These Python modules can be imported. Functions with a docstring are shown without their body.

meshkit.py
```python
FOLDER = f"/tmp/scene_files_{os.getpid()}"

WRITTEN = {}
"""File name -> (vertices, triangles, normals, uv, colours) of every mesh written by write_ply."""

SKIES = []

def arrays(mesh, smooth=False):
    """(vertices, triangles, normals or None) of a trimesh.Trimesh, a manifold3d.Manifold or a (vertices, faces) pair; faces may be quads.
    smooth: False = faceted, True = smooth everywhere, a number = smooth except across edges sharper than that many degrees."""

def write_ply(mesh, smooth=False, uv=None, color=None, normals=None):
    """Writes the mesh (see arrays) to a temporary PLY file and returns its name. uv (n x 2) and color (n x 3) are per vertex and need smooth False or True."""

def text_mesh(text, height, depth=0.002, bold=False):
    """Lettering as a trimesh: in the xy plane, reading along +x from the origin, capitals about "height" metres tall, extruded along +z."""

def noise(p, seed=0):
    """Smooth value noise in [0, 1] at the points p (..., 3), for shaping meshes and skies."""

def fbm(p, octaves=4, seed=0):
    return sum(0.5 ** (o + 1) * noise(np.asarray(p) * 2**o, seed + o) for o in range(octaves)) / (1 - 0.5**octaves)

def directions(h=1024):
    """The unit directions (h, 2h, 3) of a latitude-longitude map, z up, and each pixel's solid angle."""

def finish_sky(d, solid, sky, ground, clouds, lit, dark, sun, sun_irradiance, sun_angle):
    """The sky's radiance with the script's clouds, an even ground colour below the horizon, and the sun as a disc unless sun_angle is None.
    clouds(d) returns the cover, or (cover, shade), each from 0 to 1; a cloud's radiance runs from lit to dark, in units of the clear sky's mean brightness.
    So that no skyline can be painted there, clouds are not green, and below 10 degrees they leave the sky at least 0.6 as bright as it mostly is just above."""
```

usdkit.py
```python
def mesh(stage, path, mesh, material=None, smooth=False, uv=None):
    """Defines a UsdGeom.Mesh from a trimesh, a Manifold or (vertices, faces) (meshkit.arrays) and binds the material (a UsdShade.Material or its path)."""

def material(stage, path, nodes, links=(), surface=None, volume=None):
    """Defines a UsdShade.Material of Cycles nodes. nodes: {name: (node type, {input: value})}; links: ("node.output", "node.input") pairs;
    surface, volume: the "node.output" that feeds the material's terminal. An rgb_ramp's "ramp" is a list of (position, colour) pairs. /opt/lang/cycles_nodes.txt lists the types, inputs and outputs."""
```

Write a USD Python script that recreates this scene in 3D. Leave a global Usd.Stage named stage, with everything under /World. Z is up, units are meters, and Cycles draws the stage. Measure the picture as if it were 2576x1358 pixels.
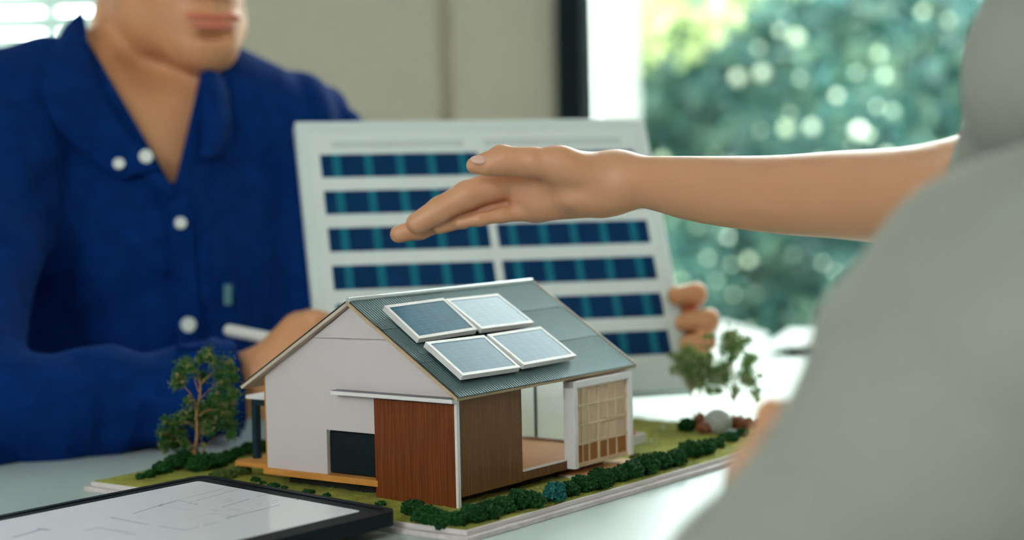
import math, random
import numpy as np, trimesh, manifold3d as m3, usdkit, meshkit
from shapely.geometry import Polygon, box as sbox
from pxr import Usd, UsdGeom, UsdLux, UsdShade, Gf, Sdf, Vt
stage = Usd.Stage.CreateInMemory()
UsdGeom.SetStageUpAxis(stage, 'Z'); UsdGeom.SetStageMetersPerUnit(stage, 1.0)
W = '/World'
UsdGeom.Xform.Define(stage, W); UsdGeom.Scope.Define(stage, W + '/Looks')
random.seed(7); RNG = np.random.default_rng(7)

# ------------------------------------------------------------------ camera, sky, sun, exposure
CAM = np.array([0, 0, 0.99554])
RIGHT = np.array([0.9997668, -0.0012223, -0.0215591])
DOWN = np.array([-0.0215937, -0.0565915, -0.9981639])
FWD = np.array([0.0, 0.9983967, -0.0566047])
FPX = 4500.0
cam = UsdGeom.Camera.Define(stage, W + '/camera')
cam.CreateHorizontalApertureAttr(36.0); cam.CreateFocalLengthAttr(36.0 * FPX / 2576)
cam.CreateFStopAttr(3.2); cam.CreateFocusDistanceAttr(1.335)
cam.CreateClippingRangeAttr(Gf.Vec2f(0.05, 200)); cam.CreateExposureAttr(-0.15)
mat = np.eye(4); mat[0, :3] = RIGHT; mat[1, :3] = -DOWN; mat[2, :3] = -FWD; mat[3, :3] = CAM
cam.AddTransformOp().Set(Gf.Matrix4d(*mat.ravel().tolist()))
sky = UsdLux.DomeLight.Define(stage, W + '/sky')
sky.CreateIntensityAttr(5.4); sky.CreateColorAttr(Gf.Vec3f(0.92, 1.0, 0.99))
sun = UsdLux.DistantLight.Define(stage, W + '/sun')
sun.CreateIntensityAttr(9.0); sun.CreateAngleAttr(0.6); sun.CreateColorAttr(Gf.Vec3f(1.0, 0.95, 0.82))
sun.AddRotateXYZOp().Set(Gf.Vec3f(38, -18, 0))


def at(px, py, d):
    """The point that lies d metres along the view axis and appears at a pixel of the 2576 x 1358 frame."""
    return CAM + d * (FWD + RIGHT * (px - 1288) / FPX + DOWN * (py - 679) / FPX)


PHI = math.radians(53.4378)
HX = np.array([math.cos(PHI), math.sin(PHI), 0]); HY = np.array([-math.sin(PHI), math.cos(PHI), 0]); HZ = np.array([0, 0, 1.0])
HT = np.array([-0.0417, 1.3013, 0.748])


def hw(p):
    """A point of the architectural model's own frame (its front corner is the origin) in the world."""
    p = np.asarray(p, float)
    return HT + p[..., :1] * HX + p[..., 1:2] * HY + p[..., 2:3] * HZ


def on_z(px, py, z):
    d = at(px, py, 1) - CAM
    return CAM + d * (z - CAM[2]) / d[2]


# ------------------------------------------------------------------ scene helpers
USED = {}


def numbered(path):
    k = USED.get(path, -1) + 1
    USED[path] = k
    return path if k == 0 else f'{path}_{k:03d}'


def tag(o, label=None, cat=None, group=None, kind=None):
    p = o.GetPrim() if hasattr(o, 'GetPrim') else o
    for k, v in (('label', label), ('category', cat), ('group', group), ('kind', kind)):
        if v:
            p.SetCustomDataByKey(k, v)
    return p


def thing(name, label=None, cat=None, group=None, kind=None, loc=None, rotz=None):
    x = UsdGeom.Xform.Define(stage, numbered(f'{W}/{name}'))
    if loc is not None:
        x.AddTranslateOp().Set(Gf.Vec3d(*[float(v) for v in loc]))
    if rotz is not None:
        x.AddRotateZOp().Set(math.degrees(rotz))
    return tag(x, label, cat, group, kind)


def obj(name, mesh, m, parent=None, label=None, cat=None, group=None, kind=None, smooth=False, uv=None):
    base = str(parent.GetPath()) if parent is not None else W
    o = usdkit.mesh(stage, numbered(f'{base}/{name}'), mesh, MAT[m], smooth, uv)
    return tag(o, label, cat, group, kind)


def bx(x0, x1, y0, y1, z0, z1, bevel=0):
    if bevel:
        r = bevel
        lo, hi = np.array([x0, y0, z0]), np.array([x1, y1, z1])
        pts = []
        for sx in (0, 1):
            for sy in (0, 1):
                for sz in (0, 1):
                    c = np.where([sx, sy, sz], hi, lo)
                    sg = np.where([sx, sy, sz], -1, 1)
                    for k in range(3):
                        q = c + sg * r
                        q[k] = c[k]
                        pts.append(q)
        return trimesh.convex.convex_hull(np.array(pts))
    m = trimesh.creation.box([x1 - x0, y1 - y0, z1 - z0])
    m.apply_translation([(x0 + x1) / 2, (y0 + y1) / 2, (z0 + z1) / 2])
    return m


def cat(ms):
    return trimesh.util.concatenate(ms)


def frame_mesh(mesh, o, ax, ay, az):
    """mesh given in local coordinates, moved to the frame (origin o, axes ax, ay, az)."""
    mesh = mesh.copy()
    v = np.array(mesh.vertices)
    mesh.vertices = np.asarray(o) + v[:, :1] * ax + v[:, 1:2] * ay + v[:, 2:3] * az
    return mesh


def extrude(poly, h, axis='z', at0=0.0):
    m = trimesh.creation.extrude_polygon(poly, h, engine='earcut')
    v = np.array(m.vertices)
    if axis == 'x':                       # polygon in (y, z)
        v = np.stack([v[:, 2] + at0, v[:, 0], v[:, 1]], 1)
    elif axis == 'y':                     # polygon in (x, z)
        v = np.stack([v[:, 0], v[:, 2] + at0, v[:, 1]], 1)
        m.faces = m.faces[:, ::-1]
    else:
        v[:, 2] += at0
    m.vertices = v
    return m


def tube(pts, radii, sides=8):
    p = np.asarray(pts, float)
    r = np.broadcast_to(radii, (len(p),))
    t = np.gradient(p, axis=0); t /= np.linalg.norm(t, axis=1, keepdims=True) + 1e-12
    a = np.cross(t, np.where(np.abs(t[:, 2:]) < 0.9, [0, 0, 1.0], [1.0, 0, 0])); a /= np.linalg.norm(a, axis=1, keepdims=True) + 1e-12
    b, ang = np.cross(t, a), np.arange(sides) * 2 * np.pi / sides
    v = p[:, None] + r[:, None, None] * (np.cos(ang)[None, :, None] * a[:, None] + np.sin(ang)[None, :, None] * b[:, None])
    i, j = np.meshgrid(np.arange(len(p) - 1), np.arange(sides), indexing='ij')
    q = np.stack([i * sides + j, i * sides + (j + 1) % sides, (i + 1) * sides + (j + 1) % sides, (i + 1) * sides + j], -1).reshape(-1, 4)
    f = np.vstack([q[:, [0, 1, 2]], q[:, [0, 2, 3]]])
    v = np.vstack([v.reshape(-1, 3), p[:1], p[-1:]])
    n = len(v)
    c0 = np.array([[n - 2, (k + 1) % sides, k] for k in range(sides)])
    o = (len(p) - 1) * sides
    c1 = np.array([[n - 1, o + k, o + (k + 1) % sides] for k in range(sides)])
    return trimesh.Trimesh(v, np.vstack([f, c0, c1]), process=False)


def spline(pts, n):
    from scipy.interpolate import CubicSpline
    p = np.asarray(pts, float)
    s = np.r_[0, np.cumsum(np.linalg.norm(np.diff(p, axis=0), axis=1))]
    return CubicSpline(s, p)(np.linspace(0, s[-1], n))


def loft(ca, cb, n=24, m=8, thick=0.003, bulge=0.0, away=None):
    """A sheet of cloth between two curves, with its own thickness."""
    A, B = spline(ca, n), spline(cb, n)
    t = np.linspace(0, 1, m)[None, :, None]
    S = A[:, None] * (1 - t) + B[:, None] * t
    dn, dm = np.gradient(S, axis=0), np.gradient(S, axis=1)
    N = np.cross(dn, dm); N /= np.linalg.norm(N, axis=2, keepdims=True) + 1e-12
    if away is not None and (N * (S - away)).sum(-1).mean() < 0:
        N = -N
    S = S + N * bulge * (4 * t * (1 - t))
    top, bot = S + N * thick / 2, S - N * thick / 2
    V = np.vstack([top.reshape(-1, 3), bot.reshape(-1, 3)])
    k = n * m
    F = []
    for i in range(n - 1):
        for j in range(m - 1):
            a, b, c, d = i * m + j, (i + 1) * m + j, (i + 1) * m + j + 1, i * m + j + 1
            F += [[a, b, c], [a, c, d], [k + a, k + c, k + b], [k + a, k + d, k + c]]
    rim = [i * m for i in range(n)] + [(n - 1) * m + j for j in range(1, m)] + [i * m + m - 1 for i in range(n - 2, -1, -1)] + [j for j in range(m - 2, 0, -1)]
    for a, b in zip(rim, rim[1:] + rim[:1]):
        F += [[a, k + a, k + b], [a, k + b, b]]
    me = trimesh.Trimesh(V, F, process=False)
    me.fix_normals()
    return me


# ---- implicit surfaces: smooth unions of tapered limbs, meshed by surface nets
def cone(a, b, ra, rb):
    a, b = np.asarray(a, np.float32), np.asarray(b, np.float32)
    ab = b - a; L = float(ab @ ab) + 1e-12
    def f(p):
        t = np.clip(((p - a) @ ab) / L, 0, 1)
        return np.linalg.norm(p - a - t[:, None] * ab, axis=1) - (ra + (rb - ra) * t)
    return f


def chain(pts, rs):
    return [cone(pts[i], pts[i + 1], rs[i], rs[i + 1]) for i in range(len(pts) - 1)]


def ell(c, r, axes=None):
    c, r = np.asarray(c, np.float32), np.asarray(r, np.float32)
    A = None if axes is None else np.asarray(axes, np.float32)
    def f(p):
        q = p - c
        if A is not None:
            q = q @ A.T
        k0 = np.linalg.norm(q / r, axis=1); k1 = np.linalg.norm(q / (r * r), axis=1) + 1e-9
        return k0 * (k0 - 1) / k1
    return f


def smin(a, b, k):
    h = np.maximum(k - np.abs(a - b), 0) / k
    return np.minimum(a, b) - h * h * k * 0.25


def union(fs, k):
    def f(p):
        d = fs[0](p)
        for g in fs[1:]:
            d = smin(d, g(p), k)
        return d
    return f


def snet(f, lo, hi, h, B=10):
    lo = np.asarray(lo, float); n = np.ceil((np.asarray(hi) - lo) / h / B).astype(int) * B + 1
    nb = (n - 1) // B
    V = np.empty(n, np.float32)
    bi = np.stack(np.meshgrid(*[np.arange(k) for k in nb], indexing='ij'), -1).reshape(-1, 3)
    cen = (lo + (bi * B + B / 2) * h).astype(np.float32)
    fc = np.concatenate([f(c) for c in np.array_split(cen, max(1, len(cen) // 300000))])
    lim = B * h * 0.87 * 1.35 + 0.012
    near = np.abs(fc) < lim
    V[:] = 1.0
    for b, s in zip(bi[fc < 0], fc[fc < 0]):
        V[b[0] * B:b[0] * B + B + 1, b[1] * B:b[1] * B + B + 1, b[2] * B:b[2] * B + B + 1] = -1.0
    loc = np.stack(np.meshgrid(*[np.arange(B + 1)] * 3, indexing='ij'), -1).reshape(-1, 3)
    nbk = bi[near]
    for ch in np.array_split(nbk, max(1, len(nbk) // 200)):
        gi = (ch[:, None] * B + loc[None]).reshape(-1, 3)
        V[gi[:, 0], gi[:, 1], gi[:, 2]] = f((lo + gi * h).astype(np.float32))
    S = V < 0
    a = [S[i:n[0] - 1 + i, j:n[1] - 1 + j, k:n[2] - 1 + k] for i in (0, 1) for j in (0, 1) for k in (0, 1)]
    cnt = sum(x.astype(np.uint8) for x in a)
    act = np.argwhere((cnt > 0) & (cnt < 8))
    idx = np.full(n - 1, -1, np.int32)
    idx[act[:, 0], act[:, 1], act[:, 2]] = np.arange(len(act))
    acc, num = np.zeros((len(act), 3)), np.zeros(len(act))
    for ax in range(3):
        for u in (0, 1):
            for v in (0, 1):
                o0 = np.zeros(3, int); o0[(ax + 1) % 3] = u; o0[(ax + 2) % 3] = v
                o1 = o0.copy(); o1[ax] = 1
                p0, p1 = act + o0, act + o1
                a0, a1 = V[p0[:, 0], p0[:, 1], p0[:, 2]], V[p1[:, 0], p1[:, 1], p1[:, 2]]
                c = (a0 < 0) != (a1 < 0)
                t = np.where(c, a0 / np.where(c, a0 - a1, 1), 0)
                acc[c] += p0[c] + t[c, None] * (o1 - o0)
                num[c] += 1
    verts = lo + acc / num[:, None] * h
    F = []
    for ax in range(3):
        u, v = (ax + 1) % 3, (ax + 2) % 3
        s0 = np.take(S, np.arange(n[ax] - 1), ax); s1 = np.take(S, np.arange(1, n[ax]), ax)
        e = np.argwhere(s0 != s1)
        e = e[(e[:, u] > 0) & (e[:, v] > 0) & (e[:, u] < n[u] - 1) & (e[:, v] < n[v] - 1)]
        def cell(du, dv):
            q = e.copy(); q[:, u] += du; q[:, v] += dv
            return idx[q[:, 0], q[:, 1], q[:, 2]]
        q = np.stack([cell(-1, -1), cell(0, -1), cell(0, 0), cell(-1, 0)], 1)
        fl = s0[e[:, 0], e[:, 1], e[:, 2]]
        q[~fl] = q[~fl][:, ::-1]
        F.append(q)
    q = np.vstack(F)
    q = q[(q >= 0).all(1)]
    m = trimesh.Trimesh(verts, np.vstack([q[:, [0, 1, 2]], q[:, [0, 2, 3]]]), process=False)
    return m


# ------------------------------------------------------------------ materials
MAT = {}


def mk(name, nodes, links, surface):
    MAT[name] = usdkit.material(stage, f'{W}/Looks/{name}', nodes, links, surface=surface)


def pm(name, col, rough=0.5, col2=None, scale=20, stretch=(1, 1, 1), bump=0.0, bscale=None, bdist=0.001, detail=4, ramp=(0.35, 0.65), uv=False, **kw):
    """Principled material; col2 mixes in by noise in the object's own space, bump is fine relief."""
    nodes = {'p': ('principled_bsdf', {'base_color': col, 'roughness': rough, **kw})}
    links = []
    if col2 is not None or bump:
        nodes['c'] = ('texture_coordinate', {})
        nodes['mp'] = ('mapping', {'scale': tuple(scale * s for s in stretch)})
        links += [('c.object', 'mp.vector')]
    if col2 is not None:
        nodes['n'] = ('noise_texture', {'scale': 1.0, 'detail': float(detail), 'roughness': 0.6})
        nodes['r'] = ('rgb_ramp', {'ramp': [(0, col), (ramp[0], col), (ramp[1], col2), (1, col2)]})
        links += [('mp.vector', 'n.vector'), ('n.fac', 'r.fac'), ('r.color', 'p.base_color')]
    if bump:
        b = bscale or scale
        nodes['mb'] = ('mapping', {'scale': tuple(b * s for s in stretch)})
        nodes['nb'] = ('noise_texture', {'scale': 1.0, 'detail': 3.0})
        nodes['b'] = ('bump', {'strength': bump, 'distance': bdist})
        links += [('c.object', 'mb.vector'), ('mb.vector', 'nb.vector'), ('nb.fac', 'b.height'), ('b.normal', 'p.normal')]
    mk(name, nodes, links, 'p.BSDF')


pm('floor_grey', (0.42, 0.41, 0.39), 0.5)
pm('wall_beige', (0.545, 0.505, 0.39), 0.7, (0.52, 0.485, 0.378), 3)
pm('wall_white', (0.72, 0.70, 0.66), 0.8)
pm('seam_tan', (0.40, 0.35, 0.24), 0.7)
pm('ceiling_white', (0.8, 0.8, 0.78), 0.9)
pm('frame_black', (0.002, 0.009, 0.012), 0.5, specular_ior_level=0.12)
pm('frame_grey', (0.10, 0.13, 0.155), 0.5)
pm('pillar_white', (0.86, 0.88, 0.87), 0.8)
pm('paving', (0.35, 0.36, 0.33), 0.9)
mk('blind_white', {'d': ('diffuse_bsdf', {'color': (0.80, 0.84, 0.82)}), 't': ('translucent_bsdf', {'color': (0.80, 0.88, 0.84)}), 'x': ('mix_closure', {'fac': 0.45})}, [('d.BSDF', 'x.closure1'), ('t.BSDF', 'x.closure2')], 'x.closure')
pm('table_white', (0.45, 0.525, 0.505), 0.34, specular_ior_level=0.9)
pm('skin_man', (0.58, 0.268, 0.125), 0.5, (0.61, 0.28, 0.135), 9, subsurface_weight=0.12, subsurface_radius=(0.5, 0.2, 0.1), subsurface_scale=0.008)
pm('skin_woman', (0.56, 0.275, 0.145), 0.46, (0.58, 0.28, 0.15), 12, bump=0.12, bscale=420, bdist=0.0006, subsurface_weight=0.12, subsurface_radius=(0.5, 0.2, 0.1), subsurface_scale=0.006)
pm('lips', (0.62, 0.175, 0.115), 0.35)
pm('nail', (0.70, 0.42, 0.33), 0.3)
pm('hair_dark', (0.02, 0.015, 0.012), 0.5)
pm('eye_white', (0.8, 0.8, 0.78), 0.2)
pm('shirt_navy', (0.0006, 0.0165, 0.105), 0.9, (0.0008, 0.024, 0.145), 60, bump=0.25, bscale=700, bdist=0.0008, sheen_weight=0.03, sheen_tint=(0.1, 0.45, 1.0), sheen_roughness=0.4, specular_ior_level=0.08)
pm('shirt_grey', (0.30, 0.30, 0.265), 0.9, (0.315, 0.312, 0.278), 14, specular_ior_level=0.2)
pm('trousers', (0.05, 0.05, 0.06), 0.9)
pm('button_pearl', (0.72, 0.76, 0.72), 0.25)
pm('tag_teal', (0.10, 0.24, 0.28), 0.6)
pm('panel_frame', (0.62, 0.68, 0.66), 0.4)
pm('panel_sheet', (0.66, 0.71, 0.69), 0.35)
pm('panel_cell', (0.0006, 0.023, 0.085), 0.35, (0.0008, 0.030, 0.105), 40, specular_ior_level=0.12)
pm('panel_bar', (0.003, 0.13, 0.195), 0.35, specular_ior_level=0.2)
pm('panel_print', (0.50, 0.555, 0.54), 0.5)
pm('pen_white', (0.70, 0.69, 0.64), 0.4)
pm('tablet_black', (0.0015, 0.006, 0.011), 0.5, specular_ior_level=0.2, bump=0.1, bscale=900, bdist=0.0003)
pm('plan_line', (0.30, 0.30, 0.38), 0.5)
pm('plan_line_pale', (0.42, 0.43, 0.48), 0.5)
mk('tablet_screen', {'p': ('principled_bsdf', {'base_color': (0.60, 0.60, 0.62), 'roughness': 0.16, 'emission_color': (0.94, 0.95, 1.0), 'emission_strength': 0.16})}, [], 'p.BSDF')
# the architectural model
pm('model_white', (0.565, 0.50, 0.505), 0.55, (0.545, 0.48, 0.485), 18, specular_ior_level=0.3)
pm('trim_white', (0.70, 0.66, 0.66), 0.5)
pm('ply_edge', (0.48, 0.21, 0.045), 0.6, (0.40, 0.16, 0.03), 160)
pm('oak', (0.60, 0.255, 0.05), 0.5, (0.50, 0.20, 0.035), 60, (4, 0.6, 4))
pm('pale_wood', (0.86, 0.53, 0.28), 0.55, (0.80, 0.47, 0.23), 60, (0.6, 4, 2))
pm('walnut_red', (0.20, 0.050, 0.011), 0.45, (0.10, 0.022, 0.005), 160, (3.5, 9, 0.13), specular_ior_level=0.2, detail=6, ramp=(0.38, 0.62))
pm('walnut', (0.19, 0.080, 0.026), 0.45, (0.105, 0.041, 0.012), 160, (9, 3.5, 0.13), specular_ior_level=0.2, detail=6, ramp=(0.38, 0.62))
pm('garage_black', (0.002, 0.007, 0.010), 0.5, (0.004, 0.010, 0.015), 70, specular_ior_level=0.2, bump=0.3, bscale=120, bdist=0.001)
pm('roof_board', (0.50, 0.37, 0.245), 0.7, (0.44, 0.32, 0.20), 90)
pm('roof_underside', (0.54, 0.43, 0.35), 0.8, (0.49, 0.385, 0.31), 60)
pm('roof_metal', (0.10, 0.165, 0.172), 0.27, metallic=0.5, specular_ior_level=0.7)
pm('ledge_shade_grey', (0.20, 0.18, 0.20), 0.7)
pm('ridge_metal', (0.50, 0.56, 0.55), 0.25, metallic=0.4)
pm('mini_frame', (0.70, 0.66, 0.65), 0.5)
pm('porch_steel', (0.003, 0.018, 0.028), 0.5, (0.006, 0.028, 0.042), 300, specular_ior_level=0.2)
pm('shoji_frame', (0.62, 0.47, 0.30), 0.6)
mk('shoji_pane', {'d': ('diffuse_bsdf', {'color': (0.84, 0.70, 0.54)}), 't': ('translucent_bsdf', {'color': (0.85, 0.70, 0.54)}), 'x': ('mix_closure', {'fac': 0.5})}, [('d.BSDF', 'x.closure1'), ('t.BSDF', 'x.closure2')], 'x.closure')
mk('shoji_low', {'d': ('diffuse_bsdf', {'color': (0.50, 0.25, 0.10)}), 't': ('translucent_bsdf', {'color': (0.6, 0.28, 0.1)}), 'x': ('mix_closure', {'fac': 0.45})}, [('d.BSDF', 'x.closure1'), ('t.BSDF', 'x.closure2')], 'x.closure')
pm('board_white', (0.66, 0.60, 0.585), 0.6, (0.60, 0.535, 0.525), 90, (0.5, 3, 3))
pm('board_edge', (0.62, 0.555, 0.54), 0.7, (0.53, 0.46, 0.45), 120)
pm('turf', (0.34, 0.325, 0.045), 0.95, (0.165, 0.19, 0.025), 45, detail=6, ramp=(0.4, 0.7), bump=0.8, bscale=1500, bdist=0.001)
pm('turf_fibre', (0.34, 0.33, 0.05), 0.95, (0.19, 0.22, 0.035), 45, ramp=(0.4, 0.7))
pm('path_wood', (0.55, 0.285, 0.105), 0.6, (0.47, 0.23, 0.08), 70, (3, 0.5, 1))
pm('stone_pale', (0.36, 0.36, 0.33), 0.7, (0.30, 0.30, 0.27), 60)
pm('stone_rust', (0.24, 0.065, 0.02), 0.5, (0.12, 0.028, 0.010), 130, ramp=(0.4, 0.6))
pm('stone_slate', (0.17, 0.20, 0.20), 0.6)
pm('flower_orange', (0.65, 0.16, 0.06), 0.7)
pm('bark', (0.40, 0.20, 0.075), 0.7, (0.27, 0.125, 0.045), 300)
pm('paper', (0.82, 0.84, 0.83), 0.6)


def leafy(name, c1, c2, c3, rough=0.6, trans=0.3, scale=300.0, mid=0.5):
    """Leaves or dyed foam crumbs whose tone wanders from crumb to crumb."""
    mk(name, {'g': ('texture_coordinate', {}), 'n': ('noise_texture', {'scale': scale, 'detail': 1.5, 'roughness': 0.7}), 'r': ('rgb_ramp', {'ramp': [(0.28, c1), (mid, c2), (0.72, c3)]}),
              'p': ('principled_bsdf', {'roughness': rough, 'specular_ior_level': 0.15 if rough > .5 else 0.5}), 't': ('translucent_bsdf', {}), 'x': ('mix_closure', {'fac': trans})},
       [('g.object', 'n.vector'), ('n.fac', 'r.fac'), ('r.color', 'p.base_color'), ('r.color', 't.color'), ('p.BSDF', 'x.closure1'), ('t.BSDF', 'x.closure2')], 'x.closure')


leafy('shrub_dark', (0.003, 0.026, 0.006), (0.008, 0.052, 0.011), (0.035, 0.13, 0.03), 0.8, 0.1, 420)
leafy('shrub_teal', (0.006, 0.075, 0.068), (0.014, 0.115, 0.10), (0.04, 0.19, 0.165), 0.8, 0.1, 420)
leafy('shrub_moss', (0.030, 0.065, 0.014), (0.06, 0.10, 0.02), (0.11, 0.14, 0.035), 0.8, 0.1, 420)
leafy('tree_foam', (0.02, 0.115, 0.022), (0.07, 0.19, 0.04), (0.50, 0.38, 0.18), 0.7, 0.3, 170, 0.52)
leafy('tree_foam_light', (0.16, 0.34, 0.11), (0.34, 0.50, 0.20), (0.85, 0.76, 0.52), 0.7, 0.55, 150, 0.52)
leafy('hedge_leaf', (0.012, 0.075, 0.068), (0.034, 0.125, 0.105), (0.19, 0.30, 0.19), 0.30, 0.3, 7, 0.52)
leafy('hedge_leaf_lime', (0.28, 0.40, 0.15), (0.50, 0.60, 0.27), (0.85, 0.88, 0.55), 0.35, 0.4, 9)
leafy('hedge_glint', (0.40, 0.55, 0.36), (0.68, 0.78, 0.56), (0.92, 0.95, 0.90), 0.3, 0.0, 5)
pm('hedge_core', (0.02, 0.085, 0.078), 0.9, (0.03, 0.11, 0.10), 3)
pm('gap_shade_dark', (0.012, 0.012, 0.010), 0.9)
pm('petal_white', (0.85, 0.9, 0.86), 0.4)
mk('window_glass', {'f': ('fresnel', {'IOR': 1.3}), 't': ('transparent_bsdf', {'color': (0.96, 0.99, 0.98)}), 'g': ('glossy_bsdf', {'roughness': 0.0, 'color': (0.9, 1, 1)}), 'x': ('mix_closure', {})},
   [('f.fac', 'x.fac'), ('t.BSDF', 'x.closure1'), ('g.BSDF', 'x.closure2')], 'x.closure')
# miniature solar cells: printed blue sheet with fine pale grid lines under a dull gloss film
mk('mini_cells', {'u': ('uvmap', {'attribute': 'st'}), 'b': ('brick_texture', {'offset': 0.0, 'squash': 1.0, 'scale': 1.0, 'mortar_size': 0.004, 'mortar_smooth': 0.3, 'brick_width': 0.167, 'row_height': 0.10, 'color1': (0.0005, 0.09, 0.165), 'color2': (0.001, 0.105, 0.195), 'mortar': (0.02, 0.17, 0.25)}),
                  'c': ('texture_coordinate', {}), 'n': ('noise_texture', {'scale': 900.0, 'detail': 2.0}), 'bp': ('bump', {'strength': 0.07, 'distance': 0.0004}),
                  'p': ('principled_bsdf', {'roughness': 0.25, 'specular_ior_level': 0.09})},
   [('u.UV', 'b.vector'), ('b.color', 'p.base_color'), ('c.object', 'n.vector'), ('n.fac', 'bp.height'), ('bp.normal', 'p.normal')], 'p.BSDF')
mk('frosted_sheet', {'d': ('diffuse_bsdf', {'color': (0.78, 0.82, 0.80)}), 't': ('translucent_bsdf', {'color': (0.88, 0.92, 0.90)}), 'c': ('transparent_bsdf', {}), 'x': ('mix_closure', {'fac': 0.6}), 'y': ('mix_closure', {'fac': 0.6})},
   [('d.BSDF', 'x.closure1'), ('t.BSDF', 'x.closure2'), ('x.closure', 'y.closure1'), ('c.BSDF', 'y.closure2')], 'y.closure')
mk('warm_lamp', {'e': ('emission', {'color': (1.0, 0.62, 0.33), 'strength': 40.0})}, [], 'e.emission')

# ------------------------------------------------------------------ the room
YB = 4.0                                                       # inner face of the back wall
XL, XR, YF, ZC = -2.6, 2.7, -2.3, 3.15
def struct(name, mesh, m, parent=None, **k):
    return obj(name, mesh, m, parent, kind=None if parent is not None else 'structure', **k)
struct('floor', bx(XL - .1, XR + .1, YF - .1, YB + .15, -0.1, 0), 'floor_grey', label='grey floor of the meeting room')
struct('ceiling', bx(XL - .1, XR + .1, YF - .1, YB + .15, ZC, ZC + .1), 'ceiling_white', label='white ceiling of the meeting room')
WX0, WX1, WZ1 = 0.193, 2.62, 3.06                              # right-hand glazing
VX0, VX1, VZ0, VZ1 = -2.3, -0.90, 1.10, 2.4                    # blind window behind the man
wb = thing('wall_back', 'beige panelled wall behind the seated man', kind='structure')
def wall_piece(poly):
    return extrude(poly, 0.12, 'y', YB)
full = sbox(XL, 0, 0.106, ZC)
full = full.difference(sbox(VX0, VZ0, VX1, VZ1))
sx = at(1122, 150, YB)[0]
for a, b in ((XL, sx - .014), (sx + .014, 0.106)):
    obj('wall_panel', wall_piece(full.intersection(sbox(a, 0, b, ZC))), 'wall_beige', wb)
obj('seam_strip', bx(sx - .014, sx + .014, YB + .012, YB + .12, 0, ZC), 'seam_tan', wb, label='darker tan strip in the seam between two wall panels')
obj('wall_panel', bx(WX0, XR, YB, YB + .12, WZ1, ZC), 'wall_beige', wb)
def holed(x0, x1, z0, z1, hx0, hx1, hz0, hz1):
    return sbox(x0, z0, x1, z1).difference(sbox(hx0, hz0, hx1, hz1))
struct('wall_front', extrude(holed(XL, XR, 0, ZC, -2.2, -1.0, 1.65, 2.95), .1, 'y', YF - .1), 'wall_white', label='white wall with a window opening behind the camera')
struct('wall_left', extrude(sbox(YF, 0, YB, ZC), .1, 'x', XL - .1), 'wall_white', label='plain white wall on the left, outside the frame')
struct('wall_right', extrude(sbox(YF, 0, YB, ZC), .1, 'x', XR), 'wall_white', label='plain white wall on the right, outside the frame')

w1 = thing('window_1', 'tall black and grey framed glazing onto a green hedge', kind='structure')
obj('frame_jamb', bx(0.106, 0.1655, YB - .03, YB + .12, 0, ZC), 'frame_black', w1, label='wide black window jamb')
obj('frame_rebate', bx(0.1655, WX0, YB + .02, YB + .12, 0, ZC), 'frame_grey', w1, label='narrow grey inner frame beside the black jamb')
obj('frame_head', bx(WX0, WX1, YB + .02, YB + .10, WZ1 - .05, WZ1), 'frame_black', w1)
obj('frame_sill', bx(WX0, WX1, YB + .02, YB + .10, 0, .04), 'frame_black', w1)
obj('frame_jamb', bx(WX1, XR, YB - .0, YB + .12, 0, ZC), 'frame_black', w1)
obj('glass_pane', bx(WX0, WX1, YB + .055, YB + .061, .04, WZ1 - .05), 'window_glass', w1, label='clear glass pane')
w2 = thing('window_2', 'bright window with white horizontal blinds at the upper left', kind='structure')
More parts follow.
